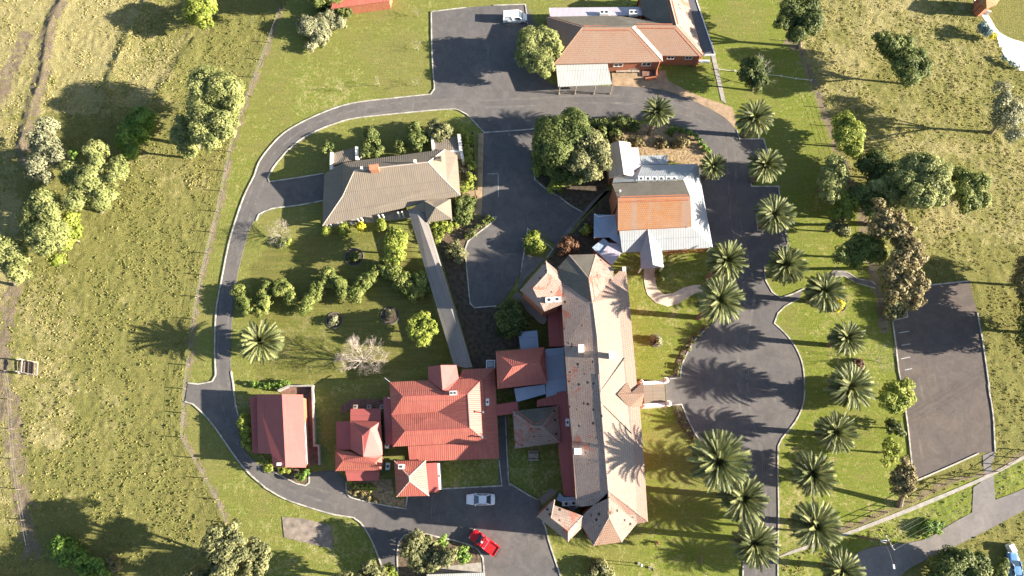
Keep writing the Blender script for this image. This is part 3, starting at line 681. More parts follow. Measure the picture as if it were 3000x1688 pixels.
def window_on(parent, a, b, frac, zc, w, h, mat='white_paint', proud=0.04):
    """a window in the wall whose outer face runs from a to b (plan points)"""
    a, b = Vector((a[0], a[1], 0)), Vector((b[0], b[1], 0)); d = (b - a).normalized(); p = a.lerp(b, frac); out = Vector((d.y, -d.x, 0))
    if out.y > 0.3: out = -out
    rz = math.atan2(d.y, d.x); c = p + out * proud + Vector((0, 0, zc)); mb = MB()
    R = Matrix.Rotation(rz, 3, 'Z')
    for ox, oz, sx, sz in ((0, h / 2, w, 0.09), (0, -h / 2, w + 0.2, 0.12), (-w / 2, 0, 0.09, h), (w / 2, 0, 0.09, h), (0, 0, 0.06, h)):
        mb.box(c + R @ Vector((ox, 0, oz)), (sx, 0.14, sz), rz)
    o = mb.build('window', mat, parent)
    gb = MB(); gb.box(c - out * 0.02, (w - 0.1, 0.05, h - 0.1), rz); gb.build('pane', 'glass_dark', o)

# --- brick hall at the top
B = thing('brick_hall', 'red brick hall with weathered hipped tile roof and white carport, at the top', 'building', W('i', 1000, 560))
roof(B, 'roof', 'i', dict(A=(175, 215, 3.5), B=(265, 810, 3.5), L1=(625, 345, 6.1), L2=(1245, 345, 6.1), C=(1640, 775, 3.5)), ['A B L1', 'L1 B C L2'], 'tile_brick', 'brick')
roof(B, 'rear_roof', 'i', dict(A=(175, 215, 3.5), L1=(625, 345, 6.1), L2=(1245, 345, 6.1), L3=(1290, 318, 6.1), M=(1810, 322, 6.1), N1=(1520, 262, 4.2), N2=(1120, 205, 3.6), N3=(960, 194, 3.5)),
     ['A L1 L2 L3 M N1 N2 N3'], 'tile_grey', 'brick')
roof(B, 'east_roof', 'i', dict(L2=(1245, 345, 6.1), C=(1640, 775, 3.5), D=(1630, 700, 3.55), L3=(1290, 318, 6.12)), ['L2 C D L3'], 'sheet_pink')
roof(B, 'wing_roof', 'i', dict(L3=(1290, 318, 6.13), M=(1810, 322, 6.13), E=(2148, 705, 3.5), D=(1630, 700, 3.5)), ['L3 D E M'], 'tile_brick', 'brick')
roof(B, 'side_roof', 'i', dict(M=(1810, 322, 6.13), E=(2148, 705, 3.5), F=(1950, -20, 3.5), G=(1930, -120, 3.5), H=(1700, -120, 6.13), M2=(1722, -20, 6.13)), ['M E F G H M2'], 'tile_main', 'brick')
roof(B, 'back_slope', 'i', dict(M=(1810, 322, 6.1), H=(1700, -120, 6.1), G=(1340, -120, 3.5), P=(1385, 190, 3.5), N1=(1520, 262, 4.2)), ['M H G P N1'], 'tile_grey', 'brick')
caps(B, 'i', [((175, 215, 3.5), (625, 345, 6.1)), ((625, 345, 6.1), (265, 810, 3.5)), ((625, 345, 6.1), (1245, 345, 6.1)), ((1245, 345, 6.1), (1640, 775, 3.5))], 'tile_brick', 0.2)
caps(B, 'i', [((1290, 318, 6.1), (1810, 322, 6.1)), ((1810, 322, 6.1), (2148, 705, 3.5))], 'tile_brick', 0.2)
roof(B, 'lean_to_roof', 'i', dict(a=(205, 98, 3.0), b=(1362, 88, 3.0), c=(1385, 192, 3.3), d=(960, 197, 3.3), e=(222, 212, 3.3)), ['a b c d e'], 'sheet_lilac', 'brick')
roof(B, 'verandah_roof', 'i', dict(a=(1950, -20, 3.0), b=(2060, -20, 2.8), c=(2292, 690, 2.8), d=(2150, 690, 3.0)), ['a b c d'], 'sheet_shaded')
mb = MB(); mb.strip([W('i', 2055, -20, 2.9), W('i', 2295, 690, 2.9)], 0.18, 2.6, 2.95); mb.strip([W('i', 2160, 690, 2.9), W('i', 2295, 688, 2.9)], 0.2, 2.6, 2.96); mb.build('gutter', 'white_paint', B)
roof(B, 'carport_roof', 'i', dict(a=(290, 815, 3.1), b=(942, 796, 3.1), c=(1000, 1062, 2.7), d=(325, 1092, 2.7)), ['a d c b'], 'sheet_pale')
for x in (330, 530, 768, 972):
    q = W('i', x + 2, 1186, 0); mb = MB(); mb.tube([q, q + Vector((0, 0.0, 2.75))], 0.09, 8); mb.box(q + Vector((0, 0, 0.1)), (0.3, 0.3, 0.2)); mb.build('post', 'timber', B)
for x, y in ((905, 150), (1275, 150)): aircon(B, 'i', x, y, 3.15, (1.7, 0.9, 0.9), 0, 2)
s0, s1 = W('i', 265, 810, 3.5), W('i', 1640, 775, 3.5); off = Vector((0, 0.35, 0))
for fx in (0.60, 0.86): window_on(B, s0 + off, s1 + off, fx, 2.35, 1.7, 1.0)
s0, s1 = W('i', 1630, 700, 3.5), W('i', 2148, 705, 3.5)
for fx in (0.24, 0.68): window_on(B, s0 + off, s1 + off, fx, 2.5, 1.3, 0.9)
q = W('i', 2160, 770, 2.4); mb = MB(); mb.box(q, (2.1, 0.5, 0.12))
for k in range(5): mb.box(q + Vector((-0.84 + 0.42 * k, -0.16, -0.2)), (0.26, 0.08, 0.34))
mb.build('window_hood', 'white_paint', B)
tw = thing('ramp_wall', 'low red brick ramp wall and step beside the brick hall entrance', 'wall', W('i', 1500, 940))
mb = MB(); mb.strip([W('i', 1420, 985, 0.7), W('i', 1560, 965, 0.7), W('i', 1565, 880, 0.7)], 0.3, 0, 0.75); mb.build('parapet', 'brick', tw)
mb = MB(); mb.box(W('i', 1480, 930, 0.15), (3.2, 1.2, 0.4)); mb.build('step', 'paving_red', tw)
for k, x in enumerate((1095, 1190, 1290)):
    q = W('i', x, 912, 0.0); t = thing('bench', ['pale slatted bench against the brick hall wall, nearest the carport', 'pale slatted bench against the brick hall wall, middle of three', 'pale slatted bench against the brick hall wall, nearest the ramp'][k], 'bench', q, 'benches along the brick hall wall')
    mb = MB(); mb.box(q + Vector((0, 0, 0.45)), (1.5, 0.45, 0.06)); mb.build('seat', 'timber', t)
    mb = MB(); mb.box(q + Vector((0, 0.24, 0.75)), (1.5, 0.05, 0.4)); mb.build('backrest', 'timber', t)
    for sx in (-0.6, 0.6):
        mb = MB(); mb.box(q + Vector((sx, 0, 0.21)), (0.06, 0.42, 0.42)); mb.build('leg', 'steel', t)

# --- orange roof at the top edge
B = thing('shed', 'shed with ribbed orange red roof cut off by the top edge', 'shed', W('12', 740, 10))
roof(B, 'roof', '12', dict(a=(530, 62, 2.8), b=(945, 6, 2.8), c=(960, -110, 4.0), d=(560, -70, 4.0)), ['a b c d'], 'sheet_red', 'brick')

# --- grey roofed cottage
B = thing('cottage', 'cottage with broad weathered grey metal roof and white walled side courts', 'house', W('h', 850, 800))
roof(B, 'roof', 'h', dict(R1=(428, 648, 6.0), R2=(1210, 560, 6.0), N1=(305, 568, 3.7), N2=(1388, 425, 3.7), UW=(302, 922, 3.9), UE=(1412, 778, 3.9)),
     ['N1 R1 R2 N2', 'N1 UW R1', 'UW UE R2 R1', 'UE N2 R2'], 'sheet_grey', 'render', thick=0.2)
roof(B, 'verandah_roof', 'h', dict(N1=(305, 568, 3.6), N2=(1388, 425, 3.6), UW=(302, 922, 3.88), UE=(1412, 778, 3.88), LW=(106, 690, 2.7), SW=(90, 1236, 2.7), SE=(1552, 915, 2.7), LE=(1520, 470, 2.8)),
     ['N1 LW SW UW', 'UW SW SE UE', 'UE SE LE N2'], 'sheet_grey')
caps(B, 'h', [((428, 648, 6.0), (1210, 560, 6.0)), ((1210, 560, 6.0), (1388, 425, 3.7)), ((1210, 560, 6.0), (1412, 778, 3.9)), ((428, 648, 6.0), (302, 922, 3.9)), ((302, 922, 3.9), (90, 1236, 2.7)), ((1412, 778, 3.9), (1552, 915, 2.7))], 'sheet_pink', 0.2)
roof(B, 'porch_roof', 'h', dict(A=(1290, 1045, 4.6), V=(1172, 975, 4.0), a=(1200, 1200, 2.9), b=(1466, 1165, 2.9), c=(1450, 952, 2.9), dd=(1215, 962, 3.3), e=(1180, 1190, 2.95), f=(1180, 1100, 2.9), w=(1015, 1065, 2.85)),
     ['A a b', 'A b c', 'A c dd V', 'A V w f a'], 'sheet_grey')
for (x, y) in ((1455, 1150), (1215, 1180), (1440, 985)):
    q = W('h', x, y, 2.8); mb = MB(); mb.box((q.x, q.y, 1.35), (0.14, 0.14, 2.7)); mb.build('post', 'white_paint', B)
chimney(B, 'h', 635, 615, 5.7, (1.5, 0.9), 1.3, 'brick_chimney', 0, 0.12)
chimney(B, 'h', 507, 622, 5.8, (0.35, 0.35), 0.8, 'render', 0); chimney(B, 'h', 1070, 550, 5.8, (0.35, 0.4), 0.9, 'render', 0)
chimney(B, 'h', 1316, 520, 4.4, (1.1, 0.6), 0.9, 'timber_dark', 2, 0.1)
roof(B, 'court_roof', 'h', dict(a=(200, 468, 2.5), b=(440, 402, 2.5), c=(440, 535, 2.9), d=(310, 560, 2.9), e=(200, 600, 2.7)), ['a e d c b'], 'sheet_grey', 'render')
slabwall(B, 'court_wall', 'h', [(185, 455), (180, 640)], 3.1, 'render', 0.5); slabwall(B, 'court_wall', 'h', [(452, 395), (455, 535)], 3.3, 'render', 0.55); slabwall(B, 'court_wall', 'h', [(185, 630), (305, 600)], 2.4, 'render', 0.4)
roof(B, 'court_roof', 'h', dict(a=(1275, 322, 2.5), b=(1530, 285, 2.5), c=(1538, 425, 2.9), d=(1395, 445, 2.9), e=(1280, 424, 2.9)), ['a e d c b'], 'sheet_grey', 'render')
slabwall(B, 'court_wall', 'h', [(1255, 298), (1264, 420)], 3.2, 'render', 0.5); slabwall(B, 'court_wall', 'h', [(1537, 262), (1560, 440)], 3.2, 'render', 0.6); slabwall(B, 'court_wall', 'h', [(1395, 458), (1562, 438), (1578, 520)], 2.9, 'render', 0.5)
for x0, y0 in ((135, 1238), (255, 1222), (475, 1192), (700, 1162), (905, 1132)):
    for dx in (0, 42):
        q = W('h', x0 + dx, y0 - dx * 0.13 + 2, 0.9); mb = MB(); mb.box((q.x, q.y + 0.1, 1.2), (0.22, 0.22, 2.5)); mb.build('post', 'white_paint', B)
mb = MB(); mb.strip([W('h', 110, 1212, 0.2), W('h', 1020, 1110, 0.2)], 1.6, 0.0, 0.22); mb.build('verandah_floor', 'concrete', B)

# --- covered walkway
B = thing('covered_walkway', 'long grey roofed covered walkway running across the garden', 'walkway', W('22', 1300, 750))
roof(B, 'roof', '22', dict(a=(1072, 150, 2.6), b=(1190, 140, 2.6), b1=(1218, 245, 2.6), r0=(1138, 170, 3.0), r1=(1425, 990, 3.1), r2=(1480, 1275, 2.9), l=(1400, 1255, 2.6), rr=(1530, 1268, 2.6), rm=(1405, 850, 2.6), lm=(1255, 770, 2.6)),
     ['a lm l r2 r1 r0', 'a r0 b1 b', 'r0 r1 r2 rr rm b1'], 'sheet_ash', thick=0.12)
mb = MB()
for t in np.linspace(0.03, 0.97, 13):
    for (ax, ay, bx, by) in ((1095, 200, 1405, 1250), (1210, 245, 1522, 1262)):
        q = W('22', ax + (bx - ax) * t, ay + (by - ay) * t, 2.5); mb = MB(); mb.box((q.x, q.y, 1.25), (0.12, 0.12, 2.5)); mb.build('post', 'white_paint', B)

# --- chapel-like hall with orange tiles
B = thing('orange_tiled_hall', 'hall with steep orange tiled roof ringed by white metal verandah roofs', 'building', W('e', 640, 850))
roof(B, 'roof', 'e', dict(a=(190, 535, 6.6), b=(955, 503, 6.6), r1=(255, 698, 9.0), r2=(1025, 676, 9.0), c=(255, 1032, 6.3), d=(1038, 990, 6.3)), ['r1 c d r2'], 'tile_orange', 'brick', thick=0.2)
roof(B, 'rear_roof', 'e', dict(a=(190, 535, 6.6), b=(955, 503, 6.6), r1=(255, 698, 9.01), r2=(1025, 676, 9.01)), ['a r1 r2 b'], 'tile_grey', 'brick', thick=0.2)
caps(B, 'e', [((255, 698, 9.0), (1025, 676, 9.0))], 'tile_bright', 0.26)
roof(B, 'skirt_roof', 'e', dict(n0=(435, 412, 3.2), n1=(512, 340, 3.0), n2=(1100, 328, 3.0), ni2=(950, 495, 5.0), ni1=(440, 512, 5.0), ni0=(200, 525, 4.9), nw=(210, 475, 3.7), si=(1032, 988, 5.0), se=(1262, 1215, 3.0), sw=(302, 1268, 3.0), si0=(270, 1032, 5.0)),
     ['n0 ni1 ni2 n2 n1', 'nw ni0 ni1 n0', 'ni2 si se n2', 'si si0 sw se'], 'sheet_zinc')
roof(B, 'porch_roof', 'e', dict(p=(572, 1020, 5.0), q=(632, 1428, 4.0), l0=(490, 1255, 3.15), l1=(500, 1440, 2.9), r0=(718, 1228, 3.15), r1=(742, 1420, 2.9)), ['p l0 l1 q', 'p q r1 r0'], 'sheet_zinc', thick=0.14)
for x, y in ((505, 1432), (735, 1414)):
    q = W('e', x, y, 2.8); mb = MB(); mb.box((q.x, q.y, 1.4), (0.25, 0.25, 2.8)); mb.build('post', 'white_paint', B)
roof(B, 'annex_roof', 'e', dict(a=(0, 862, 3.1), b=(245, 872, 3.3), c=(275, 1035, 3.5), d=(298, 1200, 3.1), f=(162, 1105, 3.0), g=(0, 1112, 3.0)), ['a g f d c b'], 'sheet_blue', 'brick')
roof(B, 'link_roof', 'e', dict(a=(-20, 1215, 2.7), b=(103, 1115, 2.7), c=(168, 1168, 2.7), d=(60, 1292, 2.7)), ['a d c b'], 'sheet_blue', 'brick')
roof(B, 'link_roof', 'e', dict(a=(60, 1290, 2.9), b=(168, 1165, 2.9), b2=(285, 1180, 2.9), c=(300, 1262, 2.9), d=(190, 1405, 2.9)), ['a d c b2 b'], 'sheet_lilac', 'brick')
roof(B, 'wing_roof', 'e', dict(r0=(265, 82, 5.0), r1=(318, 440, 5.0), l0=(125, 128, 3.6), l1=(162, 478, 3.6), e0=(385, 100, 3.8), e1=(430, 462, 3.8)), ['r0 l0 l1 r1', 'r0 r1 e1 e0'], 'sheet_pink', 'brick')
roof(B, 'flat_roof', 'e', dict(a=(385, 152, 3.2), b=(470, 152, 3.1), c=(500, 342, 3.1), d=(425, 412, 3.2)), ['a d c b'], 'sheet_lilac', 'brick')
roof(B, 'annex_roof', 'e', dict(a=(486, 240, 2.8), b=(775, 234, 2.8), c=(785, 328, 2.9), d=(500, 338, 2.9)), ['a d c b'], 'sheet_zinc', 'brick')
for x in (502, 575, 645, 718, 795, 855): aircon(B, 'e', x, 482, 4.0, (0.95, 0.7, 0.85))
chimney(B, 'e', 280, 612, 7.6, (0.12, 0.12), 1.2, 'white_paint', 0, name='vent_pipe')
for x, y in ((1095, 345), (1128, 500), (1158, 660), (1188, 820), (1215, 980), (1240, 1110), (1252, 1205), (300, 1255)):
    q = W('e', x - 6, y, 2.9); mb = MB(); mb.box((q.x, q.y, 1.45), (0.13, 0.13, 2.9)); mb.build('post', 'white_paint', B)
mb = MB(); mb.strip([W('e', x, y, 3.3) for x, y in ((5, 855), (45, 885), (240, 868))], 0.12, 3.15, 3.35); mb.build('gutter', 'white_paint', B)
mb = MB()
for k in range(11):
    t = k / 10; q = W('e', 735 + 450 * t, 1262 - 40 * t, 2.3); mb.box((q.x, q.y, 1.2), (0.09, 0.09, 2.3))
q0, q1 = W('e', 735, 1262, 2.2), W('e', 1190, 1222, 2.2)
mb.strip([q0, q1], 0.1, 2.2, 2.32); mb.strip([q0, q1], 0.1, 0.9, 1.0); mb.build('verandah_railing', 'brick', B)

# --- the long main building
B = thing('main_building', 'long main building with pinkish terracotta roof, hipped turrets and eastern portico', 'building', W('23', 640, 1000))
EV, RG = 4.4, 6.5; ZADD[0] = 9.0
MV = dict(Q=(1187, 668, RG, 'a'), Q2=(955, 380, RG, 'b'),
          m0=(1420, 385, 4.75, 'a'), m1=(1545, 262, EV, 'a'), m2=(1588, 300, EV, 'a'),
          B1=(752, 770, 5.0, '23'), B2=(765, 1000, 5.0, '23'), B3=(800, 1240, 5.0, '23'), B4=(838, 260, 5.0, '33'), B5=(872, 760, 5.0, '33'), B6=(1303, 655, 5.0, 'b'), 
          E1=(835, 840, EV, '23'), E2=(858, 1120, EV, '23'), E3=(885, 1400, EV, '23'), E4=(905, 250, EV, '33'), E5=(940, 720, EV, '33'), E6=(1450, 768, EV, 'b'),
          Rm1=(600, 1050, RG, '23'), Rm2=(628, 1449, RG, '23'), Rm3=(655, 560, RG, '33'),
          w0=(835, 435, 4.9, 'a'), w1=(830, 690, EV, 'a'), w2=(372, 1130, EV, '23'), w3=(395, 1449, EV, '23'), w4=(425, 480, EV, '33'), w5=(455, 940, EV, '33'), w6=(760, 558, 5.0, 'b'), w7=(565, 585, EV, 'b'))
roof(B, 'east_roof', 'a', MV, ['Q B1 B2 B3 B4 B5 B6 Q2 Rm3 Rm2 Rm1'], 'tile_east_sunlit', thick=0.22)
roof(B, 'front_verandah_roof', 'a', MV, ['Q m0 m1 m2 E1 B1', 'B1 E1 E2 B2', 'B2 E2 E3 B3', 'B3 E3 E4 B4', 'B4 E4 E5 B5', 'B5 E5 E6 B6'], 'tile_pink', 'brick', thick=0.22)
roof(B, 'roof', 'a', MV, ['Q w1 w2 Rm1', 'Rm1 w2 w3 Rm2', 'Rm2 w3 w4 Rm3', 'Rm3 w4 w5 w7 w6 Q2', 'Q w0 w1'], 'tile_main', 'brick', thick=0.22)
roof(B, 'north_turret_roof', 'a', dict(P=(1145, 385, 7.4), Q=(1187, 660, 6.55), n1=(915, 110, EV), n2=(1230, 100, EV), e1=(1442, 272, EV), e2=(1432, 378, 4.75), w1=(778, 262, EV), w2=(835, 437, 4.95)),
     ['n1 P n2', 'n2 P e2 e1', 'P Q e2'], 'tile_main', 'brick')
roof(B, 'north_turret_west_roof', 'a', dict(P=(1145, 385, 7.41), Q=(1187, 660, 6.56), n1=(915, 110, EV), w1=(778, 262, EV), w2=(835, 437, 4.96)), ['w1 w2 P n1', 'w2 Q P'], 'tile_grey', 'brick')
roof(B, 'north_turret_cap', 'a', dict(P=(1145, 385, 7.45), a=(918, 112, EV + .05), b=(1228, 102, EV + .05)), ['a P b'], 'tile_grey')
roof(B, 'northwest_wing_roof', 'a', dict(A=(640, 180, EV), C=(340, 525, EV), D=(490, 500, 6.1), E=(655, 322, 6.1), F=(772, 288, EV), G=(835, 437, 4.9), H=(622, 775, EV), I=(830, 690, EV + .02)),
     ['A C D E', 'A E G F', 'C H D', 'D H I G E'], 'tile_main', 'brick')
caps(B, 'a', [((640, 180, EV), (655, 322, 6.1)), ((655, 322, 6.1), (490, 500, 6.1)), ((490, 500, 6.1), (340, 525, EV)), ((490, 500, 6.1), (545, 615, 5.3))], 'tile_main', 0.26)
caps(B, 'a', [((1145, 385, 7.42), (915, 110, EV)), ((1145, 385, 7.42), (1230, 100, EV)), ((1145, 385, 7.42), (1187, 665, 6.55))], 'tile_main', 0.26)
VB = 'b'
roof(B, 'south_turret_roof', 'b', dict(P=(960, 712, 7.3), Q=(955, 470, 6.75), Qa=(957, 385, 6.55), h=(1195, 678, 5.3), i=(1300, 672, 5.0), j=(1312, 790, EV), s1=(1122, 1022, EV), s0=(765, 1068, EV), w1=(630, 830, EV), w2=(632, 690, 4.7), w3=(762, 560, 5.0)),
     ['P Q h i j s1', 'P s0 w1 w2 w3 Q'], 'tile_main', 'brick')
roof(B, 'south_turret_hip', 'b', dict(P=(960, 712, 7.31), m1=(1060, 908, 5.6), m0=(852, 935, 5.6), s1=(1122, 1022, EV), s0=(765, 1068, EV)), ['P m0 m1', 'm0 s0 s1 m1'], 'tile_brick', 'brick')
roof(B, 'southeast_hip', 'b', dict(Q=(955, 470, 6.7), Qa=(955, 380, 6.52), e=(1450, 768, EV), j=(1312, 792, EV), i=(1300, 672, 4.95), h=(1195, 678, 5.25)), ['Qa Q h i j e'], 'tile_red_patch', 'brick')
roof(B, 'southwest_wing_roof', 'b', dict(a=(55, 700, EV), b=(275, 485, EV), c=(232, 716, 6.0), d=(446, 882, 6.0), e=(447, 1018, EV), f=(632, 832, EV), g=(630, 690, 5.2), v=(492, 642, 4.7), k=(272, 560, 4.7)),
     ['a b k c', 'a c d e', 'd g f e', 'c k v g d'], 'tile_main', 'brick')
caps(B, 'b', [((955, 380, 6.5), (1450, 768, EV)), ((762, 560, 5.0), (955, 380, 6.5)), ((960, 712, 7.3), (1122, 1022, EV)), ((960, 712, 7.3), (765, 1068, EV)), ((960, 712, 7.3), (955, 385, 6.55))], 'tile_main', 0.26)
caps(B, 'b', [((232, 716, 6.0), (446, 882, 6.0)), ((446, 882, 6.0), (447, 1018, EV)), ((446, 882, 6.0), (632, 690, 5.2)), ((232, 716, 6.0), (55, 705, EV)), ((232, 716, 6.0), (275, 490, EV))], 'tile_main', 0.26)
caps(B, '23', [((570, 815, RG), (600, 1050, RG)), ((600, 1050, RG), (628, 1449, RG))], 'tile_main', 0.3); caps(B, '33', [((612, 20, RG), (655, 560, RG)), ((655, 560, RG), (680, 845, RG))], 'tile_main', 0.3)
caps(B, '23', [((798, 1205, 5.12), (636, 1425, 6.45))], 'tile_grey', 0.16, name='flashing'); caps(B, '33', [((648, 242, 6.45), (848, 438, 5.12))], 'tile_grey', 0.16, name='flashing')
roof(B, 'dormer_roof', '33', dict(r1=(745, 163, 5.9), r2=(937, 155, 5.7), n0=(818, 70, 4.9), n1=(927, 75, 4.4), s1=(918, 247, 4.4), s0=(832, 260, 4.9), nv=(845, 150, 5.5)), ['r1 n0 nv r2', 'nv n1 r2', 'r1 r2 s1 s0'], 'tile_brick', 'brick')
roof(B, 'portico_roof', '33', dict(a=(930, 82, 3.4), b=(1078, 90, 3.2), c=(1088, 235, 3.2), d=(936, 232, 3.4)), ['a d c b'], 'sheet_grey', 'render')
for y0, y1 in ((84, 74), (243, 233)): slabwall(B, 'portico_wall', '33', [(925, y0), (1085, y1)], 3.6, 'white_paint', 0.55)
for x, y in ((1090, 64), (1108, 228), (918, 72), (935, 245)):
    q = W('33', x, y, 3.6); mb = MB(); R0 = 0.42 if x > 1000 else 0.26
    mb.tube([(q.x, q.y, 0.0), (q.x, q.y, 3.4), (q.x, q.y, 3.7)], [R0, R0, R0 * 1.25], 12); mb.tube([(q.x, q.y, 3.7), (q.x, q.y, 3.85), (q.x, q.y, 4.05), (q.x, q.y, 4.3)], [R0 * .5, R0 * .9, R0 * .7, .05], 12); mb.build('pillar', 'render', B)
roof(B, 'side_verandah_roof', 'a', dict(a=(300, 535, 3.3), b=(635, 800, 3.3), c=(650, 880, 3.2), d=(620, 930, 3.0), e=(560, 905, 2.9), f=(250, 610, 2.9)), ['a f e d c b'], 'sheet_brown')
roof(B, 'link_roof', 'a', dict(a=(650, 690, 3.1), b=(832, 690, 3.4), c=(868, 1185, 3.4), d=(680, 1190, 3.1)), ['a d c b'], 'sheet_red_plain', 'brick')
roof(B, 'side_verandah_roof', 'b', dict(a=(82, 480, 2.9), b=(245, 338, 2.9), c=(308, 398, 3.1), d=(128, 555, 3.1)), ['a d c b'], 'sheet_brown')
roof(B, 'flat_roof', 'b', dict(a=(342, 405, 3.3), b=(392, 458, 3.35), c=(552, 452, 3.4), d=(562, 592, 3.5), e=(500, 636, 3.5), f=(390, 540, 3.4), g=(300, 488, 3.3)), ['a g f e d c b'], 'sheet_blue', 'brick')
for x, y in ((680, 638), (775, 630)): aircon(B, 'a', x, y, 9.35, (1.15, 0.75, 0.8))
for x, y in ((424, 540), (516, 533)): aircon(B, 'b', x, y, 3.6, (1.2, 0.7, 0.8))
chimney(B, 'a', 1058, 1210, 5.7, (0.75, 1.1), 1.3, 'render', 0); chimney(B, 'a', 1420, 1290, 5.5, (0.7, 0.9), 1.5, 'white_paint', 0)
chimney(B, '33', 466, 567, 4.5, (0.9, 0.8), 1.5, 'white_paint', 0); chimney(B, 'b', 966, 655, 6.6, (0.35, 0.25), 0.9, 'timber_dark', 0); chimney(B, 'a', 1565, 272, 4.3, (0.4, 0.5), 0.8, 'white_paint', 0)
# red link roofs along the west side
roof(B, 'west_verandah_roof', '33', dict(a=(318, 150, 3.1), b=(400, 140, 3.5), c=(430, 520, 3.5), d=(452, 885, 3.5), e=(368, 882, 3.1), f=(325, 520, 3.1)), ['a f c b', 'f e d c'], 'sheet_red_plain', 'brick')
roof(B, 'link_roof', '33', dict(a=(178, 205, 3.15), b=(395, 140, 3.15), c=(398, 185, 3.1), d=(320, 240, 3.1), e=(175, 250, 3.1)), ['a e d c b'], 'sheet_red', 'brick')
aircon(B, '33', 393, 362, 3.35, (0.55, 1.2, 0.6))
ZADD[0] = 0.0
# --- courtyard pavilions
B = thing('red_pavilion', 'pavilion with hipped bright red roof and pale blue lean-to roofs', 'building', W('d', 1315, 920))
roof(B, 'roof', 'd', dict(a=(1247, 884, 4.9), b=(1369, 873, 4.9), c=(1377, 964, 4.9), e=(1251, 978, 4.9), r1=(1289, 922, 7.0), r2=(1356, 909, 7.0)), ['a e r1', 'a r1 r2 b', 'r1 e c r2', 'b r2 c'], 'sheet_red', 'brick')
caps(B, 'd', [((1289, 922, 7.0), (1356, 909, 7.0)), ((1247, 884, 4.9), (1289, 922, 7.0)), ((1251, 978, 4.9), (1289, 922, 7.0))], 'sheet_red_plain', 0.2)
roof(B, 'lean_to_roof', '23', dict(a=(236, 1142, 3.2), b=(368, 1130, 3.2), c=(392, 1445, 3.0), d=(398, 1485, 3.0), e=(242, 1495, 3.0)), ['a e d c b'], 'sheet_blue', 'brick')
roof(B, 'lean_to_roof', '33', dict(a=(15, 122, 3.0), b=(233, 92, 3.0), c=(240, 160, 2.8), d=(32, 218, 2.8)), ['a d c b'], 'sheet_blue', 'brick')
B = thing('garden_shed', 'small pale blue metal shed in the dark courtyard north of the red pavilion', 'shed', W('23', 115, 1075))
roof(B, 'roof', '23', dict(a=(44, 1022, 2.6), b=(178, 1010, 2.6), c=(190, 1135, 2.4), d=(60, 1142, 2.4)), ['a d c b'], 'sheet_blue', 'sheet_blue', inset=0.15)
B = thing('grey_pavilion', 'square pavilion with hipped grey pink tile roof beside the long building', 'building', W('33', 170, 400))
roof(B, 'roof', '33', dict(a=(5, 283, 3.4), b=(326, 245, 3.4), c=(345, 505, 3.4), d=(22, 546, 3.4), r1=(148, 390, 4.9), r2=(215, 388, 4.9)), ['r1 d c r2', 'r2 c b', 'a d r1'], 'tile_main', 'brick')
roof(B, 'rear_roof', '33', dict(a=(5, 283, 3.4), b=(326, 245, 3.4), r1=(148, 390, 4.91), r2=(215, 388, 4.91)), ['a r1 r2 b'], 'tile_grey', 'brick')
caps(B, '33', [((148, 390, 4.9), (215, 388, 4.9)), ((148, 390, 4.9), (5, 283, 3.4)), ((148, 390, 4.9), (22, 546, 3.4)), ((215, 388, 4.9), (345, 505, 3.4)), ((215, 388, 4.9), (326, 245, 3.4))], 'tile_main', 0.24)
B = thing('roof_tank', 'small square white tank with a pale lid beside the red pavilion', 'water tank', W('c', 1572, 92))
mb = MB(); q = W('c', 1572, 92, 2.6); mb.box((q.x, q.y, 1.3), (1.35, 1.35, 2.6)); mb.box((q.x, q.y, 2.62), (1.5, 1.5, 0.12)); mb.build('body', 'white_plastic', B)
mb = MB(); mb.box((q.x, q.y, 2.72), (0.95, 0.95, 0.08)); mb.build('lid', 'sheet_zinc', B)
mb = MB(); mb.strip([(q.x + a * 0.56, q.y + b * 0.56) for a, b in ((-1, -1), (1, -1), (1, 1), (-1, 1), (-1, -1))], 0.1, 2.67, 2.7); mb.build('rim', 'grille', B)
# --- red ribbed roof block
B = thing('red_roofed_house', 'large house under twin ridged red corrugated roofs with a wide red verandah', 'house', W('c', 1050, 560))
e = 4.0
roof(B, 'roof', 'c', dict(NW=(595, 262, e), NE=(1500, 222, e), R1a=(725, 400, 5.7), R1b=(1350, 375, 5.7), V1=(614, 578, 4.1), V2=(1063, 548, 4.5), R2a=(745, 735, 5.7), R2b=(1370, 705, 5.7), SW=(628, 886, e), SE=(1532, 838, e)),
     ['NW R1a R1b NE', 'NW V1 R1a', 'R1a V1 V2 R1b', 'V1 SW R2a', 'V1 R2a R2b V2', 'R1b V2 R2b', 'R2a SW SE R2b', 'R1b R2b SE NE'], 'sheet_red', 'render_brown')
caps(B, 'c', [((725, 400, 5.7), (1350, 375, 5.7)), ((745, 735, 5.7), (1370, 705, 5.7)), ((1350, 375, 5.7), (1370, 705, 5.7)), ((725, 400, 5.7), (595, 262, e)), ((745, 735, 5.7), (628, 886, e)), ((1350, 375, 5.7), (1500, 222, e)), ((1370, 705, 5.7), (1532, 838, e))], 'sheet_red_plain', 0.18)
roof(B, 'wing_roof', 'c', dict(a=(968, 115, e), r=(1090, 98, 5.5), r2=(1110, 345, 5.6), w=(970, 235, e), b=(1242, 98, e), b2=(1264, 225, e), v=(1165, 340, 5.2)), ['a w r2 r', 'r r2 v b2 b'], 'sheet_red_plain', 'render_brown')
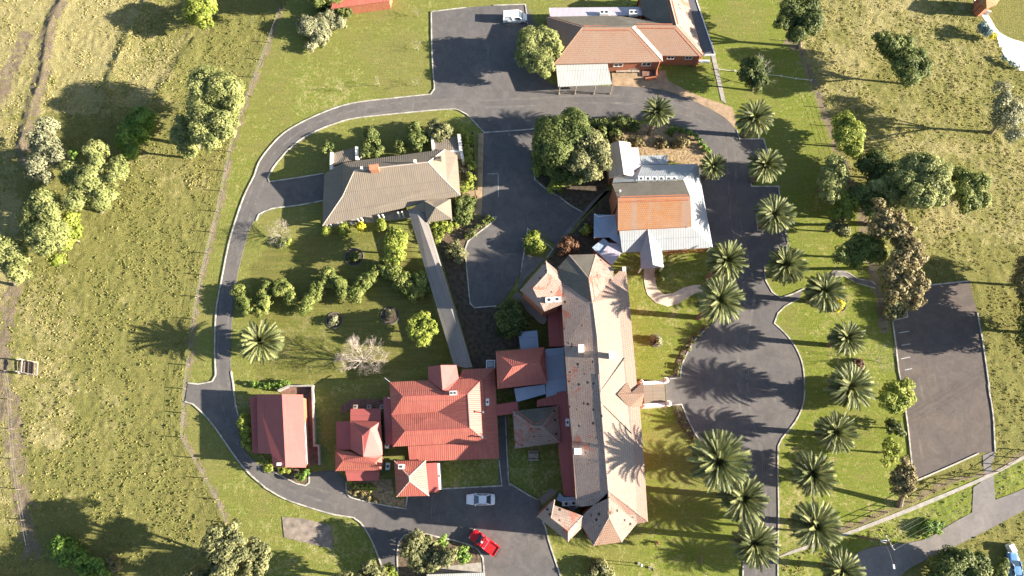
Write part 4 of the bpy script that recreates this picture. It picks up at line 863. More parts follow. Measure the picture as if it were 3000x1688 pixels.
roof(B, 'verandah_roof', 'c', dict(SEi=(1532, 840, 3.8), SWi=(775, 882, 3.7), SWo=(790, 1030, 2.9), SEo=(1655, 1000, 2.9), NEo=(1612, 128, 2.9), NEi=(1505, 225, 3.8), Ni=(1265, 228, 3.6), No=(1300, 140, 2.9), Nc=(1495, 130, 2.9)),
     ['SEi SWi SWo SEo', 'SEi SEo NEo NEi', 'NEi NEo Nc No Ni'], 'sheet_red')
roof(B, 'side_roof', 'c', dict(a=(535, 405, 3.0), b=(602, 402, 3.3), c=(628, 872, 3.3), d=(555, 862, 3.0)), ['a d c b'], 'sheet_red_plain', 'render_brown')
roof(B, 'link_roof', 'c', dict(a=(1612, 482, 3.0), b=(1830, 448, 3.0), c=(1848, 560, 3.0), d=(1622, 588, 3.0)), ['a d c b'], 'sheet_red_plain', 'render_brown')
chimney(B, 'c', 1212, 368, 5.3, (1.05, 0.55), 0.9, 'render', 2, 0.05)
chimney(B, 'c', 1500, 552, 4.3, (0.16, 0.16), 1.3, 'steel', 0, name='vent_pipe'); chimney(B, 'c', 1490, 790, 4.2, (0.2, 0.2), 1.2, 'steel', 0, name='vent_pipe')
aircon(B, 'c', 1541, 455, 3.4, (0.5, 1.1, 0.6))
mb = MB(); mb.tube([W('c', 600, 262, 3.9), W('c', 550, 222, 3.2)], 0.07, 6); mb.tube([W('c', 612, 420, 3.6), W('c', 580, 414, 3.3)], 0.08, 6); mb.build('downpipe', 'white_paint', B)
# --- small red house
B = thing('small_red_house', 'small house with crossing red gables and dark red lean-to roofs', 'house', W('c', 320, 860))
roof(B, 'roof', 'c', dict(a=(215, 640, 3.6), b=(512, 640, 3.6), R=(335, 780, 5.2), R2=(410, 712, 5.2), c=(528, 965, 3.6), d=(480, 1002, 3.8), R3=(345, 982, 5.2), w=(222, 912, 3.6)),
     ['a w R3 R', 'a R R2 b', 'R R3 d c b R2'], 'sheet_red_plain', 'render_brown')
roof(B, 'front_roof', 'c', dict(a=(74, 922, 3.4), R=(148, 1020, 4.8), b=(74, 1120, 3.4), e=(225, 935, 3.5), f=(345, 985, 4.5), R2=(458, 1042, 4.8), c=(522, 1114, 3.4), d=(525, 975, 3.4)),
     ['a R R2 f e', 'a b R', 'R b c R2', 'R2 c d f'], 'sheet_red', 'render_brown')
caps(B, 'c', [((335, 780, 5.2), (345, 982, 5.2)), ((335, 780, 5.2), (215, 640, 3.6)), ((148, 1020, 4.8), (458, 1042, 4.8)), ((74, 922, 3.4), (148, 1020, 4.8)), ((74, 1120, 3.4), (148, 1020, 4.8))], 'sheet_red_plain', 0.18)
roof(B, 'lean_to_roof', 'c', dict(a=(220, 522, 2.7), b=(512, 516, 2.7), c=(512, 640, 3.2), d=(218, 640, 3.2)), ['a d c b'], 'sheet_red_plain', 'render_brown')
roof(B, 'lean_to_roof', 'c', dict(a=(80, 645, 2.7), b=(216, 640, 3.3), c=(222, 912, 3.3), d=(86, 920, 2.7)), ['a d c b'], 'sheet_red_plain', 'render_brown')
roof(B, 'lean_to_roof', 'c', dict(a=(168, 1122, 3.0), b=(498, 1114, 3.0), c=(495, 1212, 2.6), d=(190, 1216, 2.6)), ['a d c b'], 'sheet_red_plain', 'render_brown')
for x in (268, 398, 524): chimney(B, 'c', x, 500, 0.3, (0.55, 0.5), 2.5, 'render_brown', 1)
for x, y in ((572, 868), (578, 1075)): aircon(B, 'c', x, y, 0.4, (0.6, 1.1, 0.9))
# --- small red cottage
B = thing('red_cottage', 'small square cottage with pyramid red roof and flat red side roof by the yard', 'house', W('c', 800, 1200))
roof(B, 'roof', 'c', dict(a=(640, 1022, 3.5), b=(946, 1018, 3.5), c=(977, 1360, 3.5), d=(664, 1368, 3.5), r1=(784, 1174, 5.5), r2=(790, 1218, 5.5)), ['a d r2 r1', 'a r1 b', 'r1 r2 c b', 'd c r2'], 'sheet_red', 'render_brown')
caps(B, 'c', [((784, 1174, 5.5), (790, 1218, 5.5)), ((784, 1174, 5.5), (640, 1022, 3.5)), ((784, 1174, 5.5), (946, 1018, 3.5)), ((790, 1218, 5.5), (977, 1360, 3.5)), ((790, 1218, 5.5), (664, 1368, 3.5))], 'sheet_pink', 0.16)
chimney(B, 'c', 708, 1078, 4.3, (0.7, 0.6), 1.3, 'render', 1)
roof(B, 'side_roof', 'c', dict(a=(955, 1045, 3.0), b=(1052, 1040, 2.8), c=(1074, 1326, 2.8), d=(975, 1330, 3.0)), ['a d c b'], 'sheet_red_plain', 'render_brown')
slabwall(B, 'side_wall', 'c', [(1066, 1045), (1082, 1300)], 2.5, 'render', 0.3)
slabwall(B, 'side_wall', 'c', [(1068, 1170), (1085, 1165)], 2.5, 'render', 0.3)
# --- red shed by the loop road
B = thing('red_shed', 'long shed with plain red gabled roof beside the loop road', 'shed', W('k', 620, 700))
roof(B, 'roof', 'k', dict(r0=(622, 235, 5.2), r1=(667, 1147, 5.2), e0=(882, 240, 3.6), e1=(920, 1150, 3.6), w0=(308, 235, 3.6), w1=(322, 972, 3.6), w2=(492, 982, 4.5), w3=(512, 1145, 4.5)), ['r0 w0 w1 w2 w3 r1', 'r0 r1 e1 e0'], 'sheet_red_plain', 'brick')
roof(B, 'side_roof', 'k', dict(a=(222, 265, 2.9), b=(306, 262, 2.9), c=(322, 972, 2.9), d=(256, 972, 2.9)), ['a d c b'], 'sheet_red_plain', 'brick', inset=0.2)
mb = MB(); mb.strip([W('k', 905, 590, 3.5), W('k', 930, 1110, 3.5)], 0.25, 3.3, 3.5); mb.build('gutter', 'sheet_zinc', B)
chimney(B, 'k', 584, 1108, 4.6, (0.5, 0.3), 0.5, 'white_paint', 0, name='vent')
t = thing('brick_garden_wall', 'low brick wall enclosing the paved strip east of the red shed', 'wall', W('k', 1010, 500))
mb = MB(); mb.strip([W('k', x, y, 0.9) for x, y in ((570, 190), (700, 132), (1000, 128), (1024, 875), (1078, 875), (1088, 1115))], 0.28, 0, 0.95); mb.build('coping', 'concrete', t)
# --- roof at the bottom edge and far corner house
B = thing('bottom_shed', 'shed showing only the ribbed pale roof edge at the bottom of the picture', 'shed', W('32', 1420, 1480))
roof(B, 'roof', '32', dict(a=(1208, 1437, 2.6), b=(1620, 1424, 2.6), c=(1630, 1600, 3.2), d=(1215, 1610, 3.2)), ['a d c b'], 'sheet_pale', 'render_brown')
B = thing('corner_house', 'small orange roofed house beside the white gravel drive in the far corner', 'house', W('14', 1690, 20))
roof(B, 'roof', '14', dict(a=(1625, 25, 3.0), b=(1665, 0, 4.2), c=(1735, 35, 3.0), d=(1668, 62, 3.0), e=(1700, -60, 4.2), f=(1640, -60, 3.0), h=(1790, -40, 3.0)), ['a d b', 'b d c', 'a b e f', 'b c h e'], 'tile_orange', 'brick')
mb = MB(); mb.strip([W('14', 1655, 70, 0.8), W('14', 1700, 85, 0.8)], 0.3, 0, 0.9); mb.build('step', 'render', B)
# ------------------------------------------------------------------ foliage
def leaf_mesh(name, C, Nn, S, tint, mat, extra=None, seed=0, elong=1.25):
    """many small leaf sprays: a bent pair of triangles each"""
    rs = np.random.RandomState(seed); n = len(C)
    r = rs.randn(n, 3); t = np.cross(Nn, r); t /= np.linalg.norm(t, axis=1, keepdims=True) + 1e-9
    b = np.cross(Nn, t)
    S = S[:, None]; bend = Nn * S * rs.uniform(-0.35, 0.1, (n, 1))
    V = np.stack([C - t * S * 0.5 * elong, C - b * S * 0.42 + bend, C + t * S * 0.5 * elong, C + b * S * 0.42 + bend], 1).reshape(-1, 3)
    F = np.arange(n * 4).reshape(n, 4)
    me = bpy.data.meshes.new(name)
    me.vertices.add(n * 4); me.vertices.foreach_set('co', V.astype(np.float32).ravel())
    me.loops.add(n * 4); me.loops.foreach_set('vertex_index', F.astype(np.int32).ravel())
    me.polygons.add(n); me.polygons.foreach_set('loop_start', np.arange(0, n * 4, 4, dtype=np.int32)); me.update()
    at = me.attributes.new('tint', 'FLOAT', 'FACE'); at.data.foreach_set('value', tint.astype(np.float32))
    me.materials.append(MATS[mat]); return me
def crown_points(lobes, rs, size, dens=1.0, fill=0.25, flat=0.85, gap=0.0):
    C, Nn, T = [], [], []
    for (c, r) in lobes:
        # every lobe breaks into clumps, each clump a tuft of sprays
        nc = max(8, int(13 * r)); 
        d = rs.randn(nc, 3); d /= np.linalg.norm(d, axis=1, keepdims=True); d[:, 2] = np.where(d[:, 2] < -0.45, -d[:, 2], d[:, 2])
        cr = r * rs.uniform(0.26, 0.44, nc); cc = c + d * (r * rs.uniform(0.55, 0.9, nc))[:, None] * np.array([1, 1, flat])
        ct = rs.uniform(0.1, 0.95, nc)
        for k in range(nc):
            if rs.rand() < gap: continue
            m = max(6, int(dens * 17 * cr[k] ** 2 / size ** 2))
            e = rs.randn(m, 3); e /= np.linalg.norm(e, axis=1, keepdims=True)
            rad = cr[k] * np.where(rs.rand(m) < fill, rs.uniform(0.2, 0.9, m), rs.uniform(0.85, 1.12, m))
            C.append(cc[k] + e * rad[:, None]); nn = e * 0.9 + d[k] * 0.5 + rs.randn(m, 3) * 0.35 + np.array([0, 0, 0.25])
            Nn.append(nn / np.linalg.norm(nn, axis=1, keepdims=True)); T.append(np.clip(ct[k] * 0.7 + rs.rand(m) * 0.35, 0, 1))
    return np.concatenate(C), np.concatenate(Nn), np.concatenate(T)
SEED = [11]
def veg(name, label, cat, fr, lobes, h, mat, size=0.31, trunk=True, dens=1.0, gap=0.0, group=None, base=None, flat=0.85, limb='bark', low=0.5, tr=None):
    """lobes: (x, y, r) as they show in the survey frame, h = top height in metres"""
    SEED[0] += 1; rs = np.random.RandomState(SEED[0]); L = []
    for (x, y, r) in lobes:
        k = mpp(fr, x, y, h * 0.6); R = r * k * (1.25 if trunk else 1.15)
        z = max(R * low, h - R * (0.9 + 0.5 * rs.rand())); c = W(fr, x, y, z); L.append((np.array(c), R))
    if base is None:
        w = sum(R ** 2 for _, R in L); bx = sum(c[0] * R ** 2 for c, R in L) / w; by = sum(c[1] * R ** 2 for c, R in L) / w
        b = Vector((bx, by, 0))
    else: b = W(fr, *base)
    bn = np.array(b)
    C, Nn, T = crown_points([(c - bn, R) for c, R in L], rs, size, dens, gap=gap, flat=flat)
    keep = C[:, 2] > 0.05; C, Nn, T = C[keep], Nn[keep], T[keep]
    S = size * rs.uniform(0.7, 1.3, len(C))
    me = leaf_mesh('crown' if trunk else name, C, Nn, S, T, mat, seed=SEED[0])
    if not trunk:
        o = bpy.data.objects.new(name, me); o.location = b; SC.collection.objects.link(o); ORG[o.name] = b.copy()
        return tag(o, label, cat, group)
    t = thing(name, label, cat, b, group)
    o = bpy.data.objects.new('crown', me); o.parent = t; SC.collection.objects.link(o)
    mb = MB(); r0 = tr or max(0.12, h * 0.032); top = np.mean([c for c, _ in L], 0); fork = Vector((bn * 0.65 + top * 0.35).tolist()); fork.z = h * 0.35
    mb.tube([b - Vector((0, 0, 0.1)), b.lerp(fork, 0.25) + Vector((0, 0, 0.05)), fork], [r0 * 1.45, r0, r0 * 0.8], 8)
    for c, R in L[:9]:
        e = Vector(c.tolist()) + Vector((0, 0, R * 0.25)); mid = fork.lerp(e, 0.5) + Vector((rs.randn() * 0.25, rs.randn() * 0.25, 0.3))
        mb.tube([fork, mid, e], [r0 * 0.6, r0 * 0.38, r0 * 0.12], 6)
    mb.build('trunk', limb, t); return t
def bare(name, label, fr, x, y, r, h, mat, base=None, n=7, depth=4, group=None, cat='tree', thick=1.0, drop=0.0):
    """a leafless tree: forking limbs down to twigs"""
    SEED[0] += 1; R = random.Random(SEED[0]); k = mpp(fr, x, y, h * 0.6); rad = r * k
    b = W(fr, *base) if base else W(fr, x, y, h * 0.55) * 1.0; b.z = 0
    top = W(fr, x, y, h * 0.6)
    t = thing(name, label, cat, b, group); limbs, twigs = MB(), MB()
    s0 = b + Vector((0, 0, h * 0.22)) ; s0.x += (top.x - b.x) * 0.4; s0.y += (top.y - b.y) * 0.4
    limbs.tube([b - Vector((0, 0, .1)), s0], [0.05 * h * 0.5 * thick, 0.035 * h * 0.5 * thick], 7)
    def grow(p, d, L, w, lev):
        q = p + d * L * 0.5 + Vector((R.gauss(0, .06), R.gauss(0, .06), R.gauss(0, .04))) * L; e = q + (d + Vector((R.gauss(0, .15), R.gauss(0, .15), R.gauss(0.05, .1)))).normalized() * L * 0.5
        (limbs if lev < 2 or depth < 3 else twigs).tube([p, q, e], [w, w * 0.75, w * 0.5], 5 if lev < 2 else 3, cap=False)
        if lev >= depth: return
        for j in range(R.choice((3, 3, 4)) if lev < depth - 1 else 4):
            nd = (d * 0.9 + Vector((R.gauss(0, .55), R.gauss(0, .55), R.gauss(0.1, .4)))).normalized()
            grow(q.lerp(e, R.uniform(0.1, 1.0)), nd, L * R.uniform(0.55, 0.78), w * 0.55, lev + 1)
    for j in range(n):
        a = 2 * math.pi * (j + R.random() * 0.6) / n; el = R.uniform(0.25, 1.2)
        d = Vector((math.cos(a) * math.cos(el), math.sin(a) * math.cos(el), math.sin(el)))
        L = rad * 0.52 * math.cos(el) + h * 0.30 * math.sin(el)
        grow(s0, d, L, 0.016 * h * thick, 0)
    limbs.build('trunk', mat, t)
    if twigs.V: twigs.build('twigs', mat, t)
    return t

# --- palms: one of each kind built, then copied
def palm_crown(seed, L, n, droop):
    R = random.Random(seed); V, F, T, MI, dry = [], [], [], [], [0]
    def quad(a, b, c, d, t): V.extend([a, b, c, d]); k = len(V); F.append((k - 4, k - 3, k - 2, k - 1)); T.append(t); MI.append(dry[0])
    for i in range(n):
        f = i / n; dry[0] = int(f > 0.93 or (f > 0.8 and R.random() < 0.2)); az = i * 2.39996 + R.gauss(0, 0.10); el = math.radians(82 - 112 * f ** 0.85 + R.gauss(0, 5)); Lf = L * (0.72 + 0.28 * math.sin(math.pi * min(1, f + 0.25))) * R.uniform(0.9, 1.08)
        p = Vector((0.22 * math.cos(az), 0.22 * math.sin(az), -0.25 * f)); e = el; path = []; st = 13; roll = R.gauss(0, 0.25)
        for s in range(st + 1):
            path.append(p.copy()); d = Vector((math.cos(az) * math.cos(e), math.sin(az) * math.cos(e), math.sin(e))); p = p + d * Lf / st; e -= droop * (0.35 + 1.3 * s / st) / st * (1.0 if el > -0.2 else 0.5)
        side0 = Vector((-math.sin(az), math.cos(az), 0)); tone = R.choice((R.uniform(0.0, 0.35), R.uniform(0.3, 0.7), R.uniform(0.65, 1.0)))
        for s in range(st):
            a, b = path[s], path[s + 1]; d = (b - a).normalized(); up = side0.cross(d).normalized() * -1
            if up.z < 0: up = -up
            w = 0.075 * (1 - 0.7 * s / st); quad(a - side0 * w, a + side0 * w, b + side0 * w * .9, b - side0 * w * .9, min(1, tone + 0.3))
            if s < 1: continue
            ll = 0.44 * math.sin(math.pi * min(0.96, (s + 1.2) / (st + 1.6))) ** 0.6 + 0.10
            for h2 in (0.0, 0.5):
                q = a.lerp(b, h2)
                for sg in (-1, 1):
                    dirn = (side0 * sg * math.cos(roll) * 0.62 + d * 0.70 + up * (0.50 - 0.45 * f + roll * sg * .4)).normalized(); tip = q + dirn * ll * R.uniform(0.85, 1.1) + Vector((0, 0, -0.10 * ll)); wv = d * 0.075
                    quad(q - wv, q + wv, tip + wv * 0.35, tip - wv * 0.2, min(1, max(0, tone + R.gauss(0, .12))))
    me = bpy.data.meshes.new('crown'); me.from_pydata(V, [], F); at = me.attributes.new('tint', 'FLOAT', 'FACE'); at.data.foreach_set('value', T); me.materials.append(MATS['leaf_palm']); me.materials.append(MATS['leaf_brown']); me.polygons.foreach_set('material_index', MI); return me
def palm_trunk():
    mb = MB(); path, rad = [], []
    for k in range(34):
        z = -0.1 + 1.06 * k / 33; path.append((0, 0, z)); rad.append((0.50 if k % 2 else 0.44) * (1.25 if k < 2 else 1.0) * (1.0 if k < 27 else 1 + (k - 27) * 0.06))
    mb.tube(path, rad, 11); me = bpy.data.meshes.new('trunk'); set_mesh(me, mb.V, mb.F); me.materials.append(MATS['palm_trunk']); return me
def fruit_mesh(seed):
    R = random.Random(seed); mb = MB()
    for k in range(9):
        az = R.uniform(-2.6, 0.6); rr = R.uniform(0.7, 1.5); z = R.uniform(-0.35, 0.25); c = Vector((rr * math.cos(az), rr * math.sin(az), z))
        mb.tube([Vector((0.1, 0, 0)), c * 0.55 + Vector((0, 0, 0.3)), c], [0.04, 0.04, 0.03], 4)
        for j in range(14):
            q = c + Vector((R.gauss(0, .16), R.gauss(0, .16), R.gauss(-.1, .14))); mb.box(q, (0.17, 0.13, 0.13), R.random() * 3)
    me = bpy.data.meshes.new('fruit_cluster'); set_mesh(me, mb.V, mb.F); me.materials.append(MATS['palm_fruit']); return me
CROWNS = [palm_crown(s, 3.45, 112, d) for s, d in ((3, 1.15), (8, 1.35), (21, 1.0))]; TRUNKME = palm_trunk(); FRUITS = [fruit_mesh(5), fruit_mesh(9)]
PALMS = [('13', 1030, 800, 7.6, 1.0, 0, 0, 'date palm growing in the dry bed on the inner side of the top road bend'),
    ('13', 1710, 850, 5.8, 1.0, 1, 1, 'date palm at the outer kerb corner where the top road turns down'),
    ('13', 1785, 1180, 6.0, 1.0, 0, 0, 'date palm in the kerbed bay below the corner palm, right of the road'),
    ('13', 1420, 1180, 5.0, 0.80, 2, 0, 'dark shaded date palm beside the white skirt roof of the orange tiled hall'),
    ('24', 165, 195, 6.0, 0.98, 1, 0, 'date palm in a small kerbed notch right of the white skirt roof'),
    ('24', 248, 555, 6.0, 1.0, 2, 0, 'date palm in the rounded kerb tip at the mouth of the curved concrete path'),
    ('24', 512, 740, 6.0, 1.10, 1, 0, 'date palm beside the curved concrete path with a yellow bush at its foot'),
    ('24', 670, 1070, 5.8, 1.0, 0, 0, 'dark date palm on the east lawn, first below the yellow bush'),
    ('34', 695, 110, 5.9, 1.12, 1, 1, 'date palm with orange fruit stalks left of the bright round bush by the car park'),
    ('34', 592, 432, 5.7, 1.0, 2, 0, 'date palm on the east lawn, upper of the three nearest the street'),
    ('34', 432, 725, 6.2, 1.15, 0, 0, 'broad date palm on the east lawn, middle of the lower three'),
    ('34', 450, 1092, 6.2, 1.10, 2, 0, 'date palm nearest the power pole on the street corner'),
    ('34', 640, 1415, 6.0, 0.95, 1, 1, 'date palm cut by the bottom edge beside the street'),
    ('23', 1510, 520, 10.4, 1.05, 0, 0, 'date palm standing by the southeast corner of the white skirt roof'),
    ('23', 1468, 800, 12.0, 1.28, 1, 0, 'largest date palm, at the end of the curvy tan path'),
    ('33', 1462, 628, 12.0, 1.32, 2, 1, 'largest date palm south of the portico, with orange fruit stalks'),
    ('33', 1632, 900, 8.0, 1.15, 0, 1, 'date palm west of the lower road, middle of the lower row'),
    ('33', 1715, 1225, 7.8, 1.15, 1, 1, 'date palm west of the lower road, last of the row before the bottom edge'),
    ('21', 1852, 1095, 4.4, 1.05, 2, 0, 'lone date palm on the garden lawn by the loop road')]
for i, (fr, x, y, h, s, kind, fruit, lab) in enumerate(PALMS):
    c = W(fr, x, y, h); t = thing('palm_tree', lab, 'palm tree', (c.x, c.y, 0), 'date palms lining the drives')
    cr = bpy.data.objects.new('crown', CROWNS[kind]); cr.parent = t; cr.location = (0, 0, h); cr.rotation_euler = (((i * 7) % 5 - 2) * 0.06, ((i * 3) % 5 - 2) * 0.06, i * 1.37); s *= 0.92 + 0.16 * ((i * 5) % 7) / 6; cr.scale = (s, s, s * (0.85 + 0.3 * ((i * 3) % 4) / 3)); SC.collection.objects.link(cr)
    tr = bpy.data.objects.new('trunk', TRUNKME); tr.parent = t; tr.scale = (s ** 0.5, s ** 0.5, h); SC.collection.objects.link(tr)
    if fruit or i in (6, 9, 10):
        fo = bpy.data.objects.new('fruit_cluster', FRUITS[i % 2]); fo.parent = t; fo.location = (0, 0, h + 0.1); fo.rotation_euler = (0, 0, (i % 3) * 0.5); SC.collection.objects.link(fo)

# --- trees
TG = 'trees in the western paddock'
veg('tree', 'light green round tree alone in the paddock near the top edge', 'tree', '11', [(1425, 80, 85), (1390, 20, 60), (1470, 40, 60), (1440, 140, 50)], 6.5, 'leaf_bright', group=TG)
veg('tree', 'huge pale green weeping tree of many lobes beside the paddock fence', 'tree', '11', [(1470, 590, 95), (1600, 650, 100), (1500, 740, 120), (1640, 760, 60), (1470, 870, 110), (1580, 880, 80), (1430, 950, 70), (1500, 1010, 60), (1600, 960, 50), (1400, 640, 55)], 11.5, 'leaf_pepper', group=TG, base=(1400, 1040), gap=0.06)
veg('tree', 'slender pale green tree against the lower left side of the huge weeping tree', 'tree', '11', [(1290, 870, 55), (1290, 960, 65), (1330, 1040, 60), (1350, 1090, 35)], 8.0, 'leaf_pepper', group=TG, base=(1345, 1120))
veg('tree', 'dark green tree standing in the long shadow of the huge weeping tree', 'tree', '11', [(980, 900, 80), (900, 1000, 60), (1020, 830, 60), (930, 1080, 50), (890, 930, 40)], 4.5, 'leaf_green', group=TG)
veg('tree', 'grey green tree with thin foliage beside the eroded gully', 'tree', '11', [(330, 900, 60), (310, 1010, 80), (370, 1060, 70), (300, 1180, 80), (410, 1120, 60), (260, 1150, 50), (330, 1260, 40)], 8.0, 'leaf_grey', dens=0.75, gap=0.12, group=TG, base=(330, 1290))
veg('shrub', 'tiny bright green bush between the grey tree and the lobed pale trees', 'shrub', '11', [(525, 1095, 36)], 1.8, 'leaf_green', trunk=False)
veg('tree', 'pale green weeping tree with four separate tufts in the paddock', 'tree', '11', [(685, 1080, 62), (700, 1160, 50), (540, 1230, 80), (660, 1280, 90), (840, 1190, 60), (820, 1260, 50), (600, 1370, 90), (730, 1400, 70), (550, 1430, 60)], 9.0, 'leaf_pepper', group=TG, gap=0.06, base=(720, 1500))
veg('tree', 'pale green weeping tree just below the four tufted tree near the left edge', 'tree', '21', [(310, 110, 80), (290, 230, 95), (360, 170, 70), (370, 320, 85), (280, 340, 70), (330, 430, 60), (390, 400, 50), (310, 60, 50)], 9.0, 'leaf_pepper', group=TG, gap=0.05)
veg('tree', 'mid green small tree hugging the right side of the weeping tree by the left edge', 'tree', '21', [(505, 220, 55), (490, 310, 65), (470, 400, 45), (410, 515, 45)], 5.5, 'leaf_bright', group=TG)
veg('tree', 'pale green tree cut by the left edge of the picture', 'tree', '21', [(50, 430, 75), (120, 480, 75), (60, 540, 60), (130, 600, 60), (110, 660, 35)], 8.0, 'leaf_pepper', group=TG, base=(110, 690))
veg('shrub', 'sprawling grey pink garden shrub left of the top parking area', 'shrub', '12', [(370, 200, 75), (450, 190, 70), (330, 160, 40), (520, 150, 60), (590, 160, 50), (450, 270, 55), (390, 330, 40)], 2.2, 'leaf_grey', size=0.3, trunk=False, low=0.35)
veg('tree', 'big dark tree at the top edge throwing a long shadow over the paddock', 'tree', '12', [(430, -60, 70), (520, -110, 110), (620, -160, 120), (450, -150, 90), (440, 10, 36)], 11.0, 'leaf_mid', base=(560, -20))
veg('tree', 'olive tree cut by the bottom edge below the pair of olive trees', 'tree', '31', [(1480, 1500, 90), (1640, 1530, 100), (1780, 1500, 80), (1560, 1460, 60), (1350, 1560, 110), (1200, 1620, 110)], 12.0, 'leaf_olive')
veg('shrub', 'green shrub below the orange shed roof at the top edge', 'shrub', '12', [(450, 25, 50), (480, 60, 40), (550, 75, 45), (610, 80, 45), (650, 90, 30)], 2.8, 'leaf_mid', trunk=False, low=0.4)
veg('tree', 'round pale green tree against the west wall of the brick hall', 'tree', '13', [(130, 290, 75), (240, 290, 75), (110, 380, 75), (200, 390, 85), (290, 340, 55), (200, 470, 70), (150, 460, 50), (265, 470, 35)], 7.0, 'leaf_pepper')
veg('tree', 'tall shrubby tree between the two white walled courts of the cottage', 'tree', '12', [(810, 960, 45), (820, 1030, 55), (860, 1070, 40), (790, 1080, 40)], 4.5, 'leaf_mid', size=0.32)
veg('tree', 'dark yellow green tree left of the right hand court of the cottage', 'tree', '12', [(1130, 920, 50), (1170, 970, 50), (1110, 990, 45), (1140, 1040, 35), (1020, 1040, 40)], 4.5, 'leaf_mid', size=0.32)
veg('tree', 'grey green tree above the right hand court of the cottage', 'tree', '12', [(1270, 910, 50), (1330, 930, 50), (1290, 960, 40), (1240, 940, 35)], 4.2, 'leaf_olive', size=0.32)
veg('shrub', 'loose green shrub left of the left hand court of the cottage', 'shrub', '12', [(520, 1035, 36), (485, 1060, 28)], 2.8, 'leaf_mid', size=0.3, trunk=False)
veg('hedge', 'clipped yellow green hedge running down the east side of the cottage', 'hedge', '12', [(1465, 945, 38), (1500, 990, 40), (1495, 1060, 40), (1500, 1130, 34), (1530, 1180, 34), (1520, 1250, 36), (1500, 1310, 36), (1470, 1330, 30)], 2.4, 'leaf_bright', size=0.3, trunk=False, low=0.45)
bare('shrub', 'leafless pinkish shrub between the cottage east roof and its hedge', '12', 1465, 1205, 55, 2.2, 'twig_grey', cat='shrub', thick=0.6, depth=3)
veg('tree', 'big grey green tree with the taller upper crown left of the orange tiled hall', 'tree', '13', [(300, 960, 110), (430, 880, 90), (230, 1040, 80), (400, 980, 100), (240, 900, 60), (480, 950, 60), (320, 1080, 90)], 8.5, 'leaf_mid', base=(330, 1090))
veg('tree', 'olive tree with glossy foliage touching the pink wing roof of the orange tiled hall', 'tree', '13', [(540, 1010, 80), (470, 1060, 80), (600, 1080, 80), (540, 1150, 90), (460, 1150, 70), (640, 1150, 50), (560, 1230, 60)], 8.0, 'leaf_olive', base=(540, 1210))
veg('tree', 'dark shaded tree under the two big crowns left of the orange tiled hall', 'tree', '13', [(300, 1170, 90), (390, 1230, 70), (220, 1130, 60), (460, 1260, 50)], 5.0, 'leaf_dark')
veg('shrub', 'light green shrub at the kerb below the big grey green tree', 'shrub', '13', [(205, 1195, 48), (180, 1160, 25)], 2.2, 'leaf_bright', size=0.3, trunk=False)
veg('shrub', 'mid green shrub in the bed corner beside the parking yard', 'shrub', '13', [(320, 1310, 55), (350, 1270, 40), (290, 1340, 35)], 2.8, 'leaf_bright', size=0.3, trunk=False)
veg('shrub', 'yellowish shrub at the lower end of the bed beside the grey path', 'shrub', '13', [(440, 1260, 36), (400, 1265, 28)], 2.0, 'leaf_bright', size=0.3, trunk=False)
veg('hedge', 'dark clipped hedge along the top road left of the upper palm', 'hedge', '13', [(590, 880, 45), (640, 900, 50), (700, 885, 45), (760, 870, 45), (820, 880, 45), (870, 900, 35), (730, 940, 40), (630, 950, 35)], 2.2, 'leaf_mid', size=0.32, trunk=False, low=0.45)
veg('hedge', 'low curved hedge following the road bend right of the dry bed', 'hedge', '13', [(1120, 930, 32), (1165, 915, 24), (1210, 925, 24), (1255, 945, 24), (1295, 970, 24), (1330, 1000, 24), (1360, 1035, 24), (1385, 1070, 24)], 1.3, 'leaf_green', size=0.26, trunk=False, low=0.4)
for k, (x, y, r, lab) in enumerate(((760, 985, 40, 'dry straw coloured shrub in the dry bed just right of the pink wing roof'), (880, 1010, 40, 'dry straw coloured shrub in the dry bed directly below the upper palm'), (1060, 1010, 36, 'dry straw coloured shrub in the dry bed right of the upper palm stem'), (1190, 1010, 48, 'dry straw coloured shrub at the right end of the dry bed'))):
    veg('shrub', lab, 'shrub', '13', [(x, y, r), (x + 30, y + 12, r * 0.7), (x - 36, y + 8, r * 0.7)], 1.1, 'leaf_brown', size=0.24, trunk=False, group='dry shrubs in the dry bed', low=0.3)
veg('tree', 'upright dark tree with dead grey branches right of the brick hall', 'tree', '13', [(1690, 470, 60), (1700, 540, 70), (1750, 590, 50), (1660, 530, 45), (1720, 440, 40)], 6.5, 'leaf_dark', size=0.34, base=(1700, 640))
bare('dead_tree', 'bare grey dead branches rising above the upright dark tree', '13', 1720, 440, 110, 6.5, 'bark_pale', base=(1735, 620), n=5, depth=3, thick=0.5)
veg('tree', 'large dark olive tree near the top edge left of the big paddock', 'tree', '14', [(280, 60, 60), (390, 50, 70), (280, 160, 75), (400, 180, 75), (330, 120, 80), (330, 260, 55), (450, 110, 45), (220, 170, 40)], 10.0, 'leaf_dark', base=(345, 330), gap=0.08)
veg('tree', 'dark green multi stemmed tree alone in the upper right paddock', 'tree', '14', [(980, 310, 65), (1060, 350, 75), (1150, 420, 70), (1080, 450, 80), (1180, 510, 60), (1110, 560, 60), (1000, 400, 50), (900, 275, 40), (1230, 460, 40)], 8.5, 'leaf_mid', gap=0.05, base=(1130, 600))
veg('tree', 'sparse grey tree near the right edge beside the far track', 'tree', '14', [(1760, 650, 60), (1800, 740, 65), (1850, 830, 65), (1790, 850, 70), (1830, 950, 60), (1760, 750, 50)], 9.5, 'leaf_grey', dens=0.45, gap=0.3, base=(1700, 940), limb='bark')
veg('tree', 'feathery bright green tree on the right hand fence line', 'tree', '14', [(660, 890, 70), (720, 960, 70), (670, 1010, 70), (720, 1060, 55), (640, 960, 50)], 6.0, 'leaf_bright', dens=0.9)
